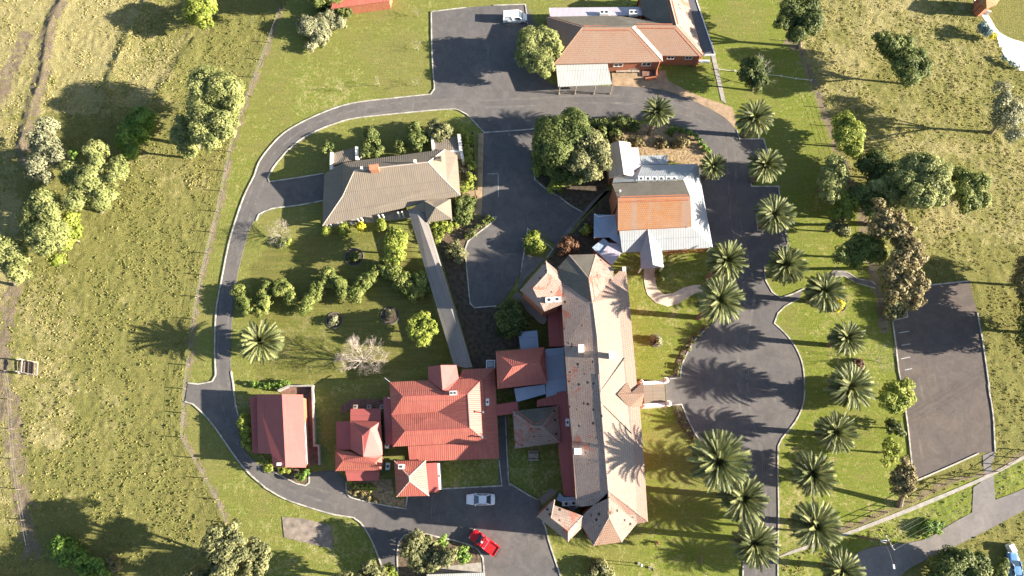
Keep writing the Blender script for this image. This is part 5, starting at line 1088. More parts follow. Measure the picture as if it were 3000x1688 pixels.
veg('tree', 'mid green tree on the lawn side of the right hand fence', 'tree', '14', [(600, 1170, 60), (590, 1250, 70), (560, 1320, 65), (620, 1220, 50), (560, 1390, 50), (540, 1240, 50)], 7.5, 'leaf_pepper')
veg('tree', 'broad grey green tree, largest of the clump beyond the right hand fence', 'tree', '14', [(1130, 1190, 75), (1220, 1180, 75), (1310, 1230, 75), (1150, 1290, 90), (1260, 1310, 90), (1350, 1330, 60), (1190, 1400, 80), (1320, 1400, 60), (1090, 1260, 55)], 11.0, 'leaf_pepper', base=(1180, 1460))
veg('tree', 'dark green tree at the right end of the clump beyond the fence', 'tree', '14', [(1480, 1270, 65), (1550, 1320, 75), (1620, 1300, 55), (1500, 1370, 60), (1590, 1400, 65), (1530, 1440, 60)], 9.0, 'leaf_hedge')
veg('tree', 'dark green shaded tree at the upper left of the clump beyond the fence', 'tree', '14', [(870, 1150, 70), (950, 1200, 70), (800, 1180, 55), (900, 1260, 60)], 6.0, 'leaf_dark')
veg('tree', 'mid green crown between the shaded tree and the broad grey green tree', 'tree', '14', [(1010, 1290, 70), (960, 1340, 70), (1060, 1360, 65), (1000, 1410, 60), (900, 1330, 50)], 8.0, 'leaf_pepper')
veg('tree', 'yellow green tree with pale stems where the fence enters the clump', 'tree', '24', [(650, 130, 55), (720, 120, 45), (620, 60, 55), (600, 180, 40), (690, 190, 35)], 6.5, 'leaf_bright', base=(700, 230))
veg('tree', 'olive tree beside the tall brown gum, on its upper left', 'tree', '24', [(790, 60, 70), (870, 100, 65), (930, 150, 50), (840, 170, 40), (750, 40, 50)], 7.0, 'leaf_mid', base=(830, 260))
veg('tree', 'brownish green small tree above the long limb shadows', 'tree', '24', [(610, 240, 55), (570, 280, 35), (650, 300, 40)], 5.0, 'leaf_olive', size=0.34)
veg('gum_tree', 'tall brown leaved gum with white trunk, upper of two', 'tree', '24', [(890, 120, 45), (930, 220, 60), (1020, 230, 60), (1000, 310, 60), (900, 290, 50), (1090, 300, 50)], 10.5, 'leaf_brown', size=0.36, gap=0.12, base=(880, 260), limb='bark_pale')
veg('gum_tree', 'wide brown leaved gum leaning over the car park corner, lower of two', 'tree', '24', [(1080, 380, 65), (1150, 430, 60), (1060, 470, 60), (1120, 540, 70), (1040, 560, 55), (1180, 500, 50), (1000, 620, 55), (1130, 630, 65), (1050, 690, 60), (1180, 700, 60), (1140, 790, 60), (1000, 760, 45), (960, 600, 45)], 10.5, 'leaf_brown', size=0.36, gap=0.10, base=(850, 570), limb='bark_pale')
veg('tree', 'spreading dark green shade tree left of the brown gums', 'tree', '24', [(780, 400, 65), (860, 420, 70), (700, 440, 60), (800, 490, 70), (900, 480, 55), (640, 480, 50), (720, 520, 50)], 7.5, 'leaf_hedge', base=(800, 500))
veg('shrub', 'low brown green scrub under the lower gum beside the car park corner', 'shrub', '24', [(1000, 850, 50), (1050, 880, 40), (970, 900, 40)], 1.6, 'leaf_olive', size=0.3, trunk=False)
veg('tree', 'dark sparse tree at the right edge casting shade over the car park corner', 'tree', '24', [(1950, 600, 90), (2030, 690, 110), (1960, 720, 80), (2060, 560, 90)], 8.5, 'leaf_brown', gap=0.1, base=(1990, 700))
veg('tree', 'dark tree past the right edge, lower of the two shading the paddock', 'tree', '24', [(2040, 900, 110), (2130, 1000, 130), (2030, 1060, 100)], 9.0, 'leaf_dark', gap=0.1)
veg('shrub', 'bright yellow flowering shrub at the foot of the palm by the curved path', 'shrub', '24', [(625, 820, 34), (615, 855, 28)], 1.1, 'leaf_yellow', size=0.24, trunk=False)
veg('shrub', 'dark red brown shrub in the round bed between two east lawn palms', 'shrub', '24', [(755, 1250, 38)], 1.0, 'leaf_rust', size=0.24, trunk=False)
veg('tree', 'bright yellow green round tree overhanging the car park edge', 'tree', '34', [(1000, 140, 60), (1070, 120, 60), (1100, 190, 50), (1040, 210, 65), (960, 200, 50), (1000, 250, 45)], 5.5, 'leaf_bright')
veg('tree', 'small dark round tree between the bright round tree and the thin yellow one', 'tree', '34', [(1010, 385, 48), (1040, 420, 36), (980, 400, 34)], 3.2, 'leaf_dark', size=0.32)
veg('tree', 'thin yellow green sapling by the lower left car park edge', 'tree', '34', [(985, 510, 38), (1020, 560, 42), (960, 560, 28), (990, 610, 36), (950, 650, 28)], 5.0, 'leaf_bright', size=0.3, gap=0.15)
veg('tree', 'dark brown green tree with stout trunk at the bottom corner of the car park', 'tree', '34', [(1090, 690, 50), (1050, 740, 50), (1110, 740, 45), (1060, 810, 60), (1100, 800, 45), (1080, 640, 32)], 8.5, 'leaf_brown', base=(1050, 945), tr=0.42)
veg('tree', 'dark green bushy tree at the bottom edge below the street', 'tree', '34', [(1400, 1370, 90), (1500, 1340, 75), (1340, 1420, 80), (1580, 1380, 80), (1480, 1430, 90), (1640, 1330, 40)], 5.5, 'leaf_mid')
veg('tree', 'small green tree next to the blue car in the bottom right corner', 'tree', '34', [(1770, 1400, 45), (1740, 1440, 50), (1790, 1350, 30)], 3.5, 'leaf_mid', size=0.32)
veg('shrub', 'tall green weeds around a hollow on the street verge', 'shrub', '34', [(1240, 1100, 42), (1280, 1070, 36), (1310, 1120, 34), (1330, 1080, 28), (1230, 1150, 28)], 1.2, 'leaf_green', size=0.28, trunk=False, low=0.3)
veg('shrub', 'rank bright green thicket near the bottom left corner', 'shrub', '31', [(470, 1240, 65), (410, 1210, 45), (530, 1290, 65), (600, 1350, 60), (680, 1380, 55), (480, 1330, 50), (400, 1280, 40), (740, 1420, 45), (620, 1430, 50)], 3.0, 'leaf_green', trunk=False, low=0.4)
veg('shrub', 'dark purple brown shrub right of the rank green thicket', 'shrub', '31', [(790, 1350, 48), (820, 1390, 36)], 2.4, 'leaf_brown', trunk=False)
veg('tree', 'big olive tree at the bottom edge, left crown of the pair', 'tree', '31', [(1530, 1150, 55), (1620, 1140, 65), (1670, 1200, 55), (1520, 1230, 70), (1600, 1260, 75), (1690, 1290, 50), (1550, 1330, 60), (1640, 1360, 60), (1580, 1420, 60)], 12.0, 'leaf_olive', base=(1600, 1330))
veg('tree', 'olive tree at the bottom edge, smaller right crown of the pair', 'tree', '31', [(1810, 1220, 50), (1850, 1290, 60), (1780, 1310, 50), (1760, 1380, 50), (1840, 1380, 50)], 9.5, 'leaf_olive', base=(1800, 1340))
veg('tree', 'olive tree cut by the bottom edge, left of the side driveway', 'tree', '32', [(790, 1390, 40), (840, 1410, 36), (770, 1450, 50), (830, 1520, 90), (740, 1560, 90), (900, 1580, 90)], 9.0, 'leaf_olive')
veg('tree', 'top of a tall olive tree under the bottom edge right of the slab shadow', 'tree', '32', [(560, 1560, 90), (660, 1600, 110), (480, 1600, 90)], 11.0, 'leaf_olive')
veg('shrub', 'yellow green shrub at the bottom edge right beside the side driveway', 'shrub', '32', [(930, 1410, 48), (950, 1450, 45)], 3.0, 'leaf_bright', trunk=False)
veg('tree', 'broad grey olive tree on the kerbed island beside the red ute', 'tree', '32', [(1130, 1200, 55), (1090, 1270, 55), (1200, 1250, 65), (1160, 1330, 65), (1270, 1310, 60), (1340, 1330, 50), (1380, 1300, 40), (1250, 1370, 45), (1140, 1170, 40)], 5.5, 'leaf_olive')
veg('shrub', 'dark green conical shrub at the upper edge of the kerbed island', 'shrub', '32', [(1315, 1190, 36), (1330, 1220, 28)], 3.0, 'leaf_green', trunk=False)
veg('shrub', 'dark green upright shrub at the right end of the kerbed island', 'shrub', '32', [(1460, 1270, 42), (1475, 1320, 40), (1440, 1310, 30)], 3.0, 'leaf_green', trunk=False)
veg('shrub', 'large yellow green shrub against the west side of the red shed', 'shrub', 'k', [(150, 570, 80), (180, 680, 80), (130, 660, 60), (200, 790, 65), (170, 860, 50), (210, 900, 40)], 2.8, 'leaf_bright', size=0.3, trunk=False, low=0.45)
bare('shrub', 'bare grey shrub at the northwest corner of the red shed', 'k', 150, 340, 95, 3.0, 'twig_grey', cat='shrub', thick=0.7, depth=3)
veg('shrub', 'thin yellow shrub at the southwest corner of the red shed', 'shrub', 'k', [(365, 980, 40), (420, 1080, 50), (460, 1140, 55), (480, 1180, 40)], 2.4, 'leaf_bright', size=0.28, trunk=False)
veg('shrub', 'green shrub in the kerbed bed under the south wall of the red shed, left one', 'shrub', 'k', [(640, 1190, 55), (690, 1190, 40)], 1.8, 'leaf_bright', size=0.28, trunk=False)
veg('shrub', 'green shrub in the kerbed bed under the south wall of the red shed, right one', 'shrub', 'k', [(850, 1240, 60), (910, 1220, 50), (880, 1280, 40)], 1.8, 'leaf_green', size=0.28, trunk=False)
veg('hedge', 'low green hedge along the north side of the red shed yard', 'hedge', 'k', [(270, 100, 38), (340, 115, 38), (410, 125, 40), (480, 122, 42), (550, 118, 40), (620, 105, 42), (690, 95, 36)], 1.3, 'leaf_green', size=0.28, trunk=False, low=0.4)
veg('shrub', 'row of small bright green plants south of the small red house', 'shrub', 'c', [(205, 1240, 32), (320, 1270, 32), (375, 1275, 36), (425, 1282, 34), (260, 1260, 24)], 1.1, 'leaf_bright', size=0.26, trunk=False, low=0.35)
veg('shrub', 'straw coloured ground plants in the bed south of the small red house', 'shrub', 'c', [(220, 1310, 32), (280, 1330, 34), (340, 1350, 34), (400, 1375, 34), (460, 1400, 32), (350, 1310, 28)], 0.7, 'leaf_brown', size=0.22, trunk=False, low=0.25)
# garden
veg('tree', 'tall yellow green tree beside the covered walkway, upper part of the garden', 'tree', '22', [(990, 350, 62), (1030, 380, 50), (960, 400, 50), (990, 450, 58), (1000, 500, 42), (955, 470, 35)], 6.5, 'leaf_bright', size=0.33)
veg('tree', 'round bright yellow green tree by the lower covered walkway', 'tree', '22', [(1170, 950, 60), (1120, 1000, 55), (1220, 1000, 58), (1170, 1050, 62), (1180, 1095, 35), (1240, 960, 30), (1110, 950, 30)], 5.5, 'leaf_bright', size=0.33)
bare('tree', 'leafless pinkish grey tree on the garden lawn', '22', 735, 1205, 135, 6.0, 'twig', n=16, depth=4, thick=0.7)
bare('tree', 'leafless pale tree by the loop road below the cottage entry', '22', 155, 320, 85, 4.5, 'twig_grey', n=11, depth=4, thick=0.6)
veg('shrub', 'yellow green shrub at the foot of the leafless pale tree', 'shrub', '22', [(215, 385, 35), (185, 410, 22)], 1.0, 'leaf_bright', size=0.26, trunk=False)
HG = 'hedge shrubs planted in a zigzag across the garden'
ZZ = [([(1690, 730, 38), (1710, 780, 38), (1735, 830, 38), (1755, 870, 32)], '21', 'zigzag garden shrub standing right at the loop road'),
      ([(90, 700, 34), (60, 760, 38), (60, 820, 38), (30, 870, 36)], '22', 'zigzag garden shrub, second from the loop road'),
      ([(180, 690, 38), (215, 730, 38), (245, 780, 38), (160, 730, 32)], '22', 'zigzag garden shrub, third from the loop road'),
      ([(440, 710, 38), (410, 760, 42), (370, 810, 44), (330, 850, 38)], '22', 'zigzag garden shrub, fourth from the loop road, leaning up to the right'),
      ([(500, 620, 42), (550, 650, 44), (590, 690, 42), (620, 750, 40), (480, 660, 32)], '22', 'zigzag garden shrub, broad fifth one below the upper round bed'),
      ([(800, 640, 40), (760, 690, 44), (720, 740, 42), (700, 780, 32), (840, 600, 34)], '22', 'zigzag garden shrub, sixth from the loop road, below the upper round bed on its right'),
      ([(900, 560, 42), (960, 580, 44), (990, 620, 38), (930, 600, 36)], '22', 'zigzag garden shrub below the tall yellow green tree'),
      ([(1030, 680, 44), (1080, 720, 46), (1140, 740, 42), (1060, 640, 36), (1110, 770, 30)], '22', 'zigzag garden shrub, dark one second from the covered walkway'),
      ([(1170, 650, 48), (1180, 710, 42), (1150, 620, 34)], '22', 'zigzag garden shrub touching the covered walkway')]
for L, fr, lab in ZZ: veg('hedge_shrub', lab, 'hedge', fr, [(x, y, r * 1.25) for x, y, r in L], 3.0, 'leaf_hedge', size=0.25, trunk=False, group=HG, low=0.5, dens=1.2)
for (x, y, r, lab, mt) in ((500, 310, 33, 'clipped yellow shrub at the southwest corner of the cottage verandah', 'leaf_bright'), (620, 295, 42, 'largest clipped yellow shrub along the cottage verandah', 'leaf_bright'), (740, 275, 32, 'clipped yellow shrub along the cottage verandah, third from the left', 'leaf_yellow'), (890, 260, 42, 'clipped olive shrub along the cottage verandah, nearest the walkway', 'leaf_bright')):
    veg('shrub', lab, 'shrub', '22', [(x, y, r), (x + 5, y + r * .5, r * 0.75), (x - 8, y - r * .3, r * .7)], 1.8, mt, size=0.26, trunk=False, group='clipped shrubs along the cottage verandah')
veg('hedge', 'thick green hedge right of the cottage porch', 'hedge', '22', [(1440, 110, 50), (1500, 100, 48), (1440, 170, 50), (1490, 180, 50), (1420, 220, 40), (1470, 240, 40), (1510, 140, 40)], 2.0, 'leaf_mid', size=0.3, trunk=False, low=0.45)
veg('hedge', 'light green hedge below the cottage porch beside the walkway', 'hedge', '22', [(1270, 270, 40), (1330, 270, 42), (1390, 265, 38), (1290, 320, 40), (1340, 310, 36), (1280, 365, 30)], 1.7, 'leaf_bright', size=0.3, trunk=False, low=0.45)
veg('hedge', 'narrow hedge along the angled kerb of the parking yard', 'hedge', '22', [(1640, 215, 30), (1610, 255, 28), (1570, 290, 28), (1530, 325, 28), (1500, 350, 26), (1670, 225, 18)], 1.3, 'leaf_mid', size=0.28, trunk=False, low=0.4)
veg('shrub', 'brown twiggy shrub beside the kerb of the parking yard', 'shrub', '22', [(1410, 420, 46), (1440, 470, 48), (1380, 460, 44), (1430, 520, 30)], 2.0, 'leaf_olive', size=0.3, trunk=False, dens=0.6)
for fr, x, y, r, lab, mt in (('22', 695, 490, 40, 'dark shrub ringed in the upper round garden bed', 'leaf_dark'), ('22', 548, 940, 34, 'grey shrub in the left of the two lower round garden beds', 'leaf_grey'), ('22', 940, 890, 26, 'pinkish grey shrub in the right of the two lower round garden beds', 'leaf_grey'), ('23', 1020, 1085, 36, 'grey clipped shrub in the round bed on the east front lawn', 'leaf_grey')):
    veg('shrub', lab, 'shrub', fr, [(x, y, r), (x + 8, y - 6, r * 0.8)], 1.3, mt, size=0.25, trunk=False, dens=0.8)
veg('shrub', 'yellow green shrub in the triangular kerbed bed of the parking yard', 'shrub', '23', [(150, 350, 50), (140, 400, 50), (180, 410, 45), (160, 440, 34), (120, 400, 30)], 2.8, 'leaf_bright', size=0.3, trunk=False)
veg('shrub', 'rust red leaved shrub beside the grey path north of the turret', 'shrub', '23', [(390, 400, 52), (430, 410, 44), (360, 430, 44), (410, 370, 34), (350, 455, 28)], 2.4, 'leaf_rust', size=0.28, trunk=False)
veg('shrub', 'small round green shrub by the blue annex roof', 'shrub', '23', [(530, 300, 40), (510, 320, 28)], 1.6, 'leaf_bright', size=0.28, trunk=False)
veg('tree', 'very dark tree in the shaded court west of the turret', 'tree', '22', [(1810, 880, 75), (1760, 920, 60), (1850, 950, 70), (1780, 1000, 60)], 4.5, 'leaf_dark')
veg('shrub', 'small green bush by the porch posts at the start of the curvy path', 'shrub', '23', [(1040, 610, 28), (1055, 650, 24)], 1.2, 'leaf_mid', size=0.26, trunk=False)
veg('shrub', 'red flowering shrub alone on the shaded lawn south of the portico', 'shrub', 'b', [(1552, 1040, 34)], 0.9, 'leaf_rust', size=0.22, trunk=False)
veg('shrub', 'brown leafed shrub at the bottom edge of the south lawn', 'shrub', '33', [(620, 1390, 55), (660, 1420, 50), (580, 1430, 45)], 2.2, 'leaf_olive', size=0.28, trunk=False)
veg('hedge', 'low dark planting along the kerb north of the portico', 'hedge', '23', [(1370, 995, 22), (1320, 1040, 24), (1275, 1090, 24), (1240, 1140, 24), (1205, 1200, 22), (1180, 1260, 22), (1170, 1315, 20)], 0.6, 'leaf_olive', size=0.22, trunk=False, low=0.25)
veg('hedge', 'low dark planting along the kerb south of the portico', 'hedge', '33', [(1165, 270, 22), (1185, 320, 22), (1215, 370, 22), (1245, 420, 22), (1285, 465, 22), (1310, 495, 20)], 0.6, 'leaf_olive', size=0.22, trunk=False, low=0.25)
for (x, y, lab) in ((1140, 95, 'bare sapling on the top lawn nearest the top parking corner'), (1140, 330, 'bare sapling on the top lawn beside the middle of the parking kerb'), (1142, 590, 'bare sapling on the top lawn near the lower parking corner'), (868, 590, 'bare sapling on the top lawn, lower row centre'), (600, 625, 'bare sapling on the top lawn, lower row left')):
    bare('sapling', lab, '12', x, y - 25, 34, 3.0, 'twig_grey', base=(x + 5, y + 25), n=5, depth=2, group='bare saplings on the top lawn', thick=0.5)
bare('dead_tree', 'leafless forked tree on the east lawn left of the car park', '24', 890, 1190, 85, 5.0, 'twig_grey', base=(900, 1230), n=7, depth=3, thick=0.5)
veg('shrub', 'grey blue round bush beside the white gravel drive', 'shrub', '14', [(1650, 205, 42), (1670, 230, 30)], 3.0, 'leaf_blue', size=0.3, trunk=False)
veg('shrub', 'vivid yellow bush at the neck of the white gravel drive', 'shrub', '14', [(1708, 255, 26)], 2.0, 'leaf_yellow', size=0.28, trunk=False)
veg('hedge', 'blue green clipped shrubs along the lower edge of the white gravel', 'hedge', '14', [(1775, 405, 16), (1800, 425, 18), (1830, 445, 20), (1855, 458, 18), (1885, 470, 18)], 1.2, 'leaf_blue', size=0.26, trunk=False, low=0.4)

# grass tufts over the unmown ground, too many to count
rs = np.random.RandomState(4); n0 = 150000
tx, ty = rs.uniform(-111, 111, n0), rs.uniform(-19, 97, n0)
ok = ~in_poly(tx + rs.uniform(-.8, .8, n0), ty, LAWN)
for P in CLEAR: ok &= ~in_poly(tx, ty, P)
ix = np.clip(np.searchsorted(xs, tx), 0, nx - 1); iy = np.clip(np.searchsorted(ys, ty), 0, ny - 1)
sv, dv = straw[iy, ix], dirt[iy, ix]
strk = fbm(tx * 0.8 + ty * 0.45, (ty - tx * 0.35) * 0.22, 0.5, 61, 3)
ok &= (strk * 0.6 + fbm(tx, ty, 0.6, 63, 3) * 0.5 + rs.uniform(-.16, .16, n0)) > np.where(sv > 0.75, 0.66, 0.56)
ok &= dv < 0.45
tx, ty, sv = tx[ok], ty[ok], sv[ok]; k = len(tx); per = 4
C = np.repeat(np.stack([tx, ty, Z[iy[ok], ix[ok]] + 0.03], 1), per, 0); big1 = 0.13 + 0.17 * rs.rand(k) ** 3; sz = np.repeat(big1, per)
a = rs.uniform(0, 2 * math.pi, k * per); C += np.stack([np.cos(a) * sz * 0.6, np.sin(a) * sz * 0.6, rs.uniform(-.04, .08, k * per)], 1)
Nn = np.stack([np.cos(a), np.sin(a), rs.uniform(0.0, 1.0, k * per)], 1); Nn /= np.linalg.norm(Nn, axis=1, keepdims=True)
tone = np.clip(0.10 + sv * 0.75 + (fbm(tx, ty, 0.5, 71, 3) - 0.5) * 1.1 + rs.uniform(-.25, .25, k), 0, 1)
leaf_mat('leaf_tuft', (0.165, 0.175, 0.050), (0.28, 0.255, 0.090), (0.48, 0.41, 0.19), 0.35)
me = leaf_mesh('grass_tufts', C, Nn, sz, np.clip(np.repeat(tone, per) + rs.uniform(-.12, .12, k * per), 0, 1), 'leaf_tuft', seed=5)
o = bpy.data.objects.new('grass_tufts', me); SC.collection.objects.link(o); tag(o, 'coarse grass tufts scattered over the unmown paddocks', 'grass', kind='stuff')
# ------------------------------------------------------------------ vehicles
def place(parent, L):   # local (x forward, y left, z up) -> world
    o = ORG[parent.name]; a = L; R = Matrix.Rotation(a, 3, 'Z'); return lambda p: R @ Vector(p) + o
def loft(mb, secs, f, m=0, close=True):
    """secs: list of lists of local points, same length each"""
    n = len(secs[0]); V = [f(p) for s in secs for p in s]; F = []
    for i in range(len(secs) - 1):
        for k in range(n - 1): F.append((i * n + k, i * n + k + 1, (i + 1) * n + k + 1, (i + 1) * n + k))
    if close: F += [tuple(range(n))[::-1], tuple((len(secs) - 1) * n + k for k in range(n))]
    mb.add(V, F, m)
def hull(xs, ws, tops, bot=0.28, sh=0.12):
    S = []
    for x, w, t in zip(xs, ws, tops):
        S.append([(x, -w * .96, bot), (x, -w, bot + .18), (x, -w * .985, t - sh), (x, -w * .90, t - .02), (x, -w * .45, t), (x, w * .45, t), (x, w * .90, t - .02), (x, w * .985, t - sh), (x, w, bot + .18), (x, w * .96, bot)])
    return S
def vehicle(name, label, cat, fr, x, y, ang, kind, paint):
    t = thing(name, label, cat, W(fr, x, y, 0)); f = place(t, ang)
    if kind == 'sedan':
        xs = [-2.32, -2.22, -1.7, -0.9, 0, 0.9, 1.5, 2.1, 2.32]; ws = [.62, .82, .89, .91, .92, .91, .88, .76, .52]; tp = [.78, .92, .98, .98, .96, .95, .90, .78, .66]
        cab = dict(x0=-1.65, x1=-0.95, x2=0.30, x3=1.10, w=.80, wt=.60, z0=.94, z1=1.45); wb = (1.36, -1.36); wr = .31
    elif kind == 'van':
        xs = [-2.4, -2.34, -1.2, 0.4, 1.2, 1.7, 2.2, 2.42]; ws = [.84, .92, .94, .94, .93, .90, .80, .60]; tp = [1.1, 1.2, 1.2, 1.2, 1.15, 1.08, .95, .75]
        cab = dict(x0=-2.36, x1=-2.28, x2=0.75, x3=1.55, w=.92, wt=.80, z0=1.1, z1=1.92); wb = (1.5, -1.5); wr = .33
    else:
        xs = [-2.55, -2.5, -1.6, -0.7, 0.0, 0.9, 1.5, 2.2, 2.5]; ws = [.84, .90, .92, .92, .92, .92, .90, .86, .66]; tp = [1.0, 1.06, 1.06, 1.06, 1.08, 1.08, 1.08, 1.0, .84]
        cab = dict(x0=-0.75, x1=-0.55, x2=0.55, x3=1.20, w=.86, wt=.70, z0=1.05, z1=1.72); wb = (1.55, -1.6); wr = .38
    mb = MB(); loft(mb, hull(xs, ws, tp), f); c = cab
    loft(mb, [[(xx, -ww, zz), (xx, -ww * .5, zz + .03), (xx, ww * .5, zz + .03), (xx, ww, zz)] for xx, ww, zz in ((c['x1'], c['wt'], c['z1'] - .02), ((c['x1'] + c['x2']) / 2, c['wt'] + .02, c['z1'] + .02), (c['x2'], c['wt'], c['z1'] - .03))], f, close=False)
    for s in (-1, 1):   # pillars
        for (xa, xb, wd) in ((c['x3'], c['x2'], .07), (c['x0'], c['x1'], .09), ((c['x0'] + c['x3']) / 2 + .1, (c['x1'] + c['x2']) / 2, .07)):
            mb.tube([f((xa, s * c['w'], c['z0'])), f((xb, s * c['wt'], c['z1']))], wd, 6)
        mb.tube([f((c['x1'], s * c['wt'], c['z1'])), f((c['x2'], s * c['wt'], c['z1']))], .05, 6)
    b = mb.build('body', paint, t, smooth=True)
    def quad(nm, P, mat='glass_car'):
        q = MB(); q.add([f(p) for p in P] + [f((p[0], p[1], p[2] - .03)) for p in P], [(0, 1, 2, 3), (7, 6, 5, 4), (0, 4, 5, 1), (1, 5, 6, 2), (2, 6, 7, 3), (3, 7, 4, 0)]); return q.build(nm, mat, t)
    w, wt, z0, z1 = c['w'], c['wt'], c['z0'], c['z1']
    quad('windscreen', [(c['x3'], -w * .93, z0 + .02), (c['x3'], w * .93, z0 + .02), (c['x2'], wt * .97, z1 - .01), (c['x2'], -wt * .97, z1 - .01)])
    quad('rear_window', [(c['x1'], -wt * .95, z1 - .01), (c['x1'], wt * .95, z1 - .01), (c['x0'], w * .9, z0 + .03), (c['x0'], -w * .9, z0 + .03)])
    for s in (-1, 1):
        P = [(c['x3'] - .08, s * w, z0), (c['x0'] + .08, s * w, z0), (c['x1'], s * wt, z1), (c['x2'], s * wt, z1)]
        if kind == 'van': P = [(c['x3'] - .08, s * w, z0 + .12), (.1, s * w, z0 + .12), (.1, s * (wt + .03), z1 - .12), (c['x2'], s * wt, z1 - .12)]
        q = MB(); q.add([f(p) for p in P] + [f((p[0], p[1] - s * .04, p[2])) for p in P], [(0, 1, 2, 3), (7, 6, 5, 4), (0, 4, 5, 1), (1, 5, 6, 2), (2, 6, 7, 3), (3, 7, 4, 0)]); q.build('side_window', 'glass_car', t)
        if kind == 'van':
            q = MB(); q.add([f(p) for p in ((.1, s * w, z0), (-2.36, s * w, z0), (-2.3, s * wt, z1), (.1, s * wt, z1))] + [f(p) for p in ((.1, s * (w - .05), z0), (-2.36, s * (w - .05), z0), (-2.3, s * (wt - .05), z1), (.1, s * (wt - .05), z1))], [(0, 1, 2, 3), (7, 6, 5, 4), (0, 4, 5, 1), (1, 5, 6, 2), (2, 6, 7, 3), (3, 7, 4, 0)]); q.build('side_panel', paint, t)
        q = MB(); q.box(f((c['x3'] - .25, s * (w + .14), z0 + .08)), (.16, .22, .14), ang); q.build('mirror', paint, t)
        xf = xs[-2]; q = MB(); q.box(f((xf + .06, s * ws[-2] * .80, tp[-2] - .14)), (.22, .30, .14), ang); q.build('headlight', 'lamp_lens', t)
        xr = xs[1]; q = MB(); q.box(f((xr - .03, s * ws[1] * .82, tp[1] - .2)), (.12, .26, .2), ang); q.build('taillight', 'lamp_red', t)
        for wx_ in wb:
            q = MB(); yy = s * (ws[3] - .12); q.tube([f((wx_, yy - .11, wr)), f((wx_, yy + .125, wr))], wr, 16); wo_ = q.build('wheel', 'tyre', t)
            q = MB(); q.tube([f((wx_, yy + s * .10, wr)), f((wx_, yy + s * .14, wr))], wr * .6, 10); q.build('rim', 'alloy', wo_)
    q = MB(); q.box(f((xs[-1] - .02, 0, .45)), (.16, ws[-2] * 1.9, .26), ang); q.build('bumper', 'grille' if kind != 'sedan' else paint, t)
    if kind == 'ute':
        q = MB(); q.box(f((-1.65, 0, 1.068)), (1.65, 1.52, .03), ang); bed = q.build('tray', 'lamp_red', t)
        q = MB()
        for s in (-1, 1): q.box(f((-1.65, s * .82, 1.15)), (1.75, .1, .2), ang)
        q.box(f((-.8, 0, 1.15)), (.08, 1.7, .2), ang); q.box(f((-2.5, 0, 1.12)), (.08, 1.7, .18), ang); q.build('tray_side', paint, t)
        q = MB()
        for k in range(4): q.tube([f((-2.55, -.7 + .45 * k, 1.1)), f((-2.9, -.7 + .45 * k, 1.12))], .035, 5)
        q.tube([f((-2.9, -.8, 1.12)), f((-2.9, .8, 1.12))], .05, 5); q.tube([f((-2.7, -.8, 1.11)), f((-2.7, .8, 1.11))], .04, 5); q.build('rear_rack', 'grille', t)
        q = MB(); q.box(f((0.25, 0.05, 1.76)), (.3, .3, .06), ang); q.build('roof_vent', 'white_plastic', t)
        q = MB()
        for xx in (-.15, .25): q.tube([f((xx, -.72, 1.78)), f((xx, .72, 1.78))], .03, 5)
        q.build('roof_rack', 'grille', t)
    return t
vehicle('delivery_van', 'white van parked at the top parking area beside the brick hall', 'van', '12', 1832, 142, 0.0, 'van', 'car_white')
vehicle('parked_car', 'white sedan parked in the shaded yard below the red roofs', 'car', '32', 1592, 905, math.pi, 'sedan', 'car_white')
vehicle('parked_ute', 'bright red ute stopped at an angle by the kerbed island', 'ute', '32', 1612, 1205, math.radians(146), 'ute', 'car_red')
vehicle('parked_car', 'blue car parked in the bottom right corner', 'car', '34', 1843, 1385, math.radians(86), 'sedan', 'car_blue')

# ------------------------------------------------------------------ fences, poles, small things
def fence(label, line, h=1.2, step=4.0, wires=3, cat='fence', name='wire_fence', pm='timber_dark', maxp=40, rail=False):
    P = smooth_line(line, step=0.6); D = [0]
    for a, b in zip(P[:-1], P[1:]): D.append(D[-1] + (b - a).length)
    n = min(maxp, max(2, int(D[-1] / step)))
    t = thing(name, label, cat, (P[0].x, P[0].y, 0)); at = []
    for k in range(n + 1):
        s = D[-1] * k / n; j = min(len(P) - 2, next((i for i in range(len(D) - 1) if D[i + 1] >= s), len(P) - 2)); L = D[j + 1] - D[j]; at.append(P[j].lerp(P[j + 1], (s - D[j]) / max(L, 1e-6)))
    for q in at:
        mb = MB(); mb.tube([q + Vector((0, 0, -.1)), q + Vector((0, 0, h))], [0.085, 0.07], 6); mb.build('post', pm, t)
    for z in np.linspace(h * 0.4, h * 0.95, wires):
        mb = MB(); mb.tube([q + Vector((0, 0, z)) for q in at], 0.045 if rail else 0.012, 4); mb.build('rail' if rail else 'wire', pm if rail else 'wire', t)
    return t
fence('long wire fence on timber posts dividing the west paddock from the lawn', LFENCE)
fence('wire fence slanting down from the side gate opening to the olive trees', LFENCE2)
fence('wire fence on timber posts between the east lawn and the right paddock', RFENCE)
fence('picket lined fence running beside the footpath above the street', BFENCE, 1.3, 2.2, 2, pm='timber_dark', rail=True)
fence('low white rail crossing the lawn right of the brick hall', pts("13: 1465,495 1700,520 1932,545 14: 250,552 425,572"), 0.45, 3.0, 1, name='rail_fence', pm='white_paint', rail=True)
fence('thin wire fence running down the edge of the far left stubble', pts("31: 60,0 85,180 100,500 130,740 170,1000 225,1270"), 1.1, 5.0, 2)
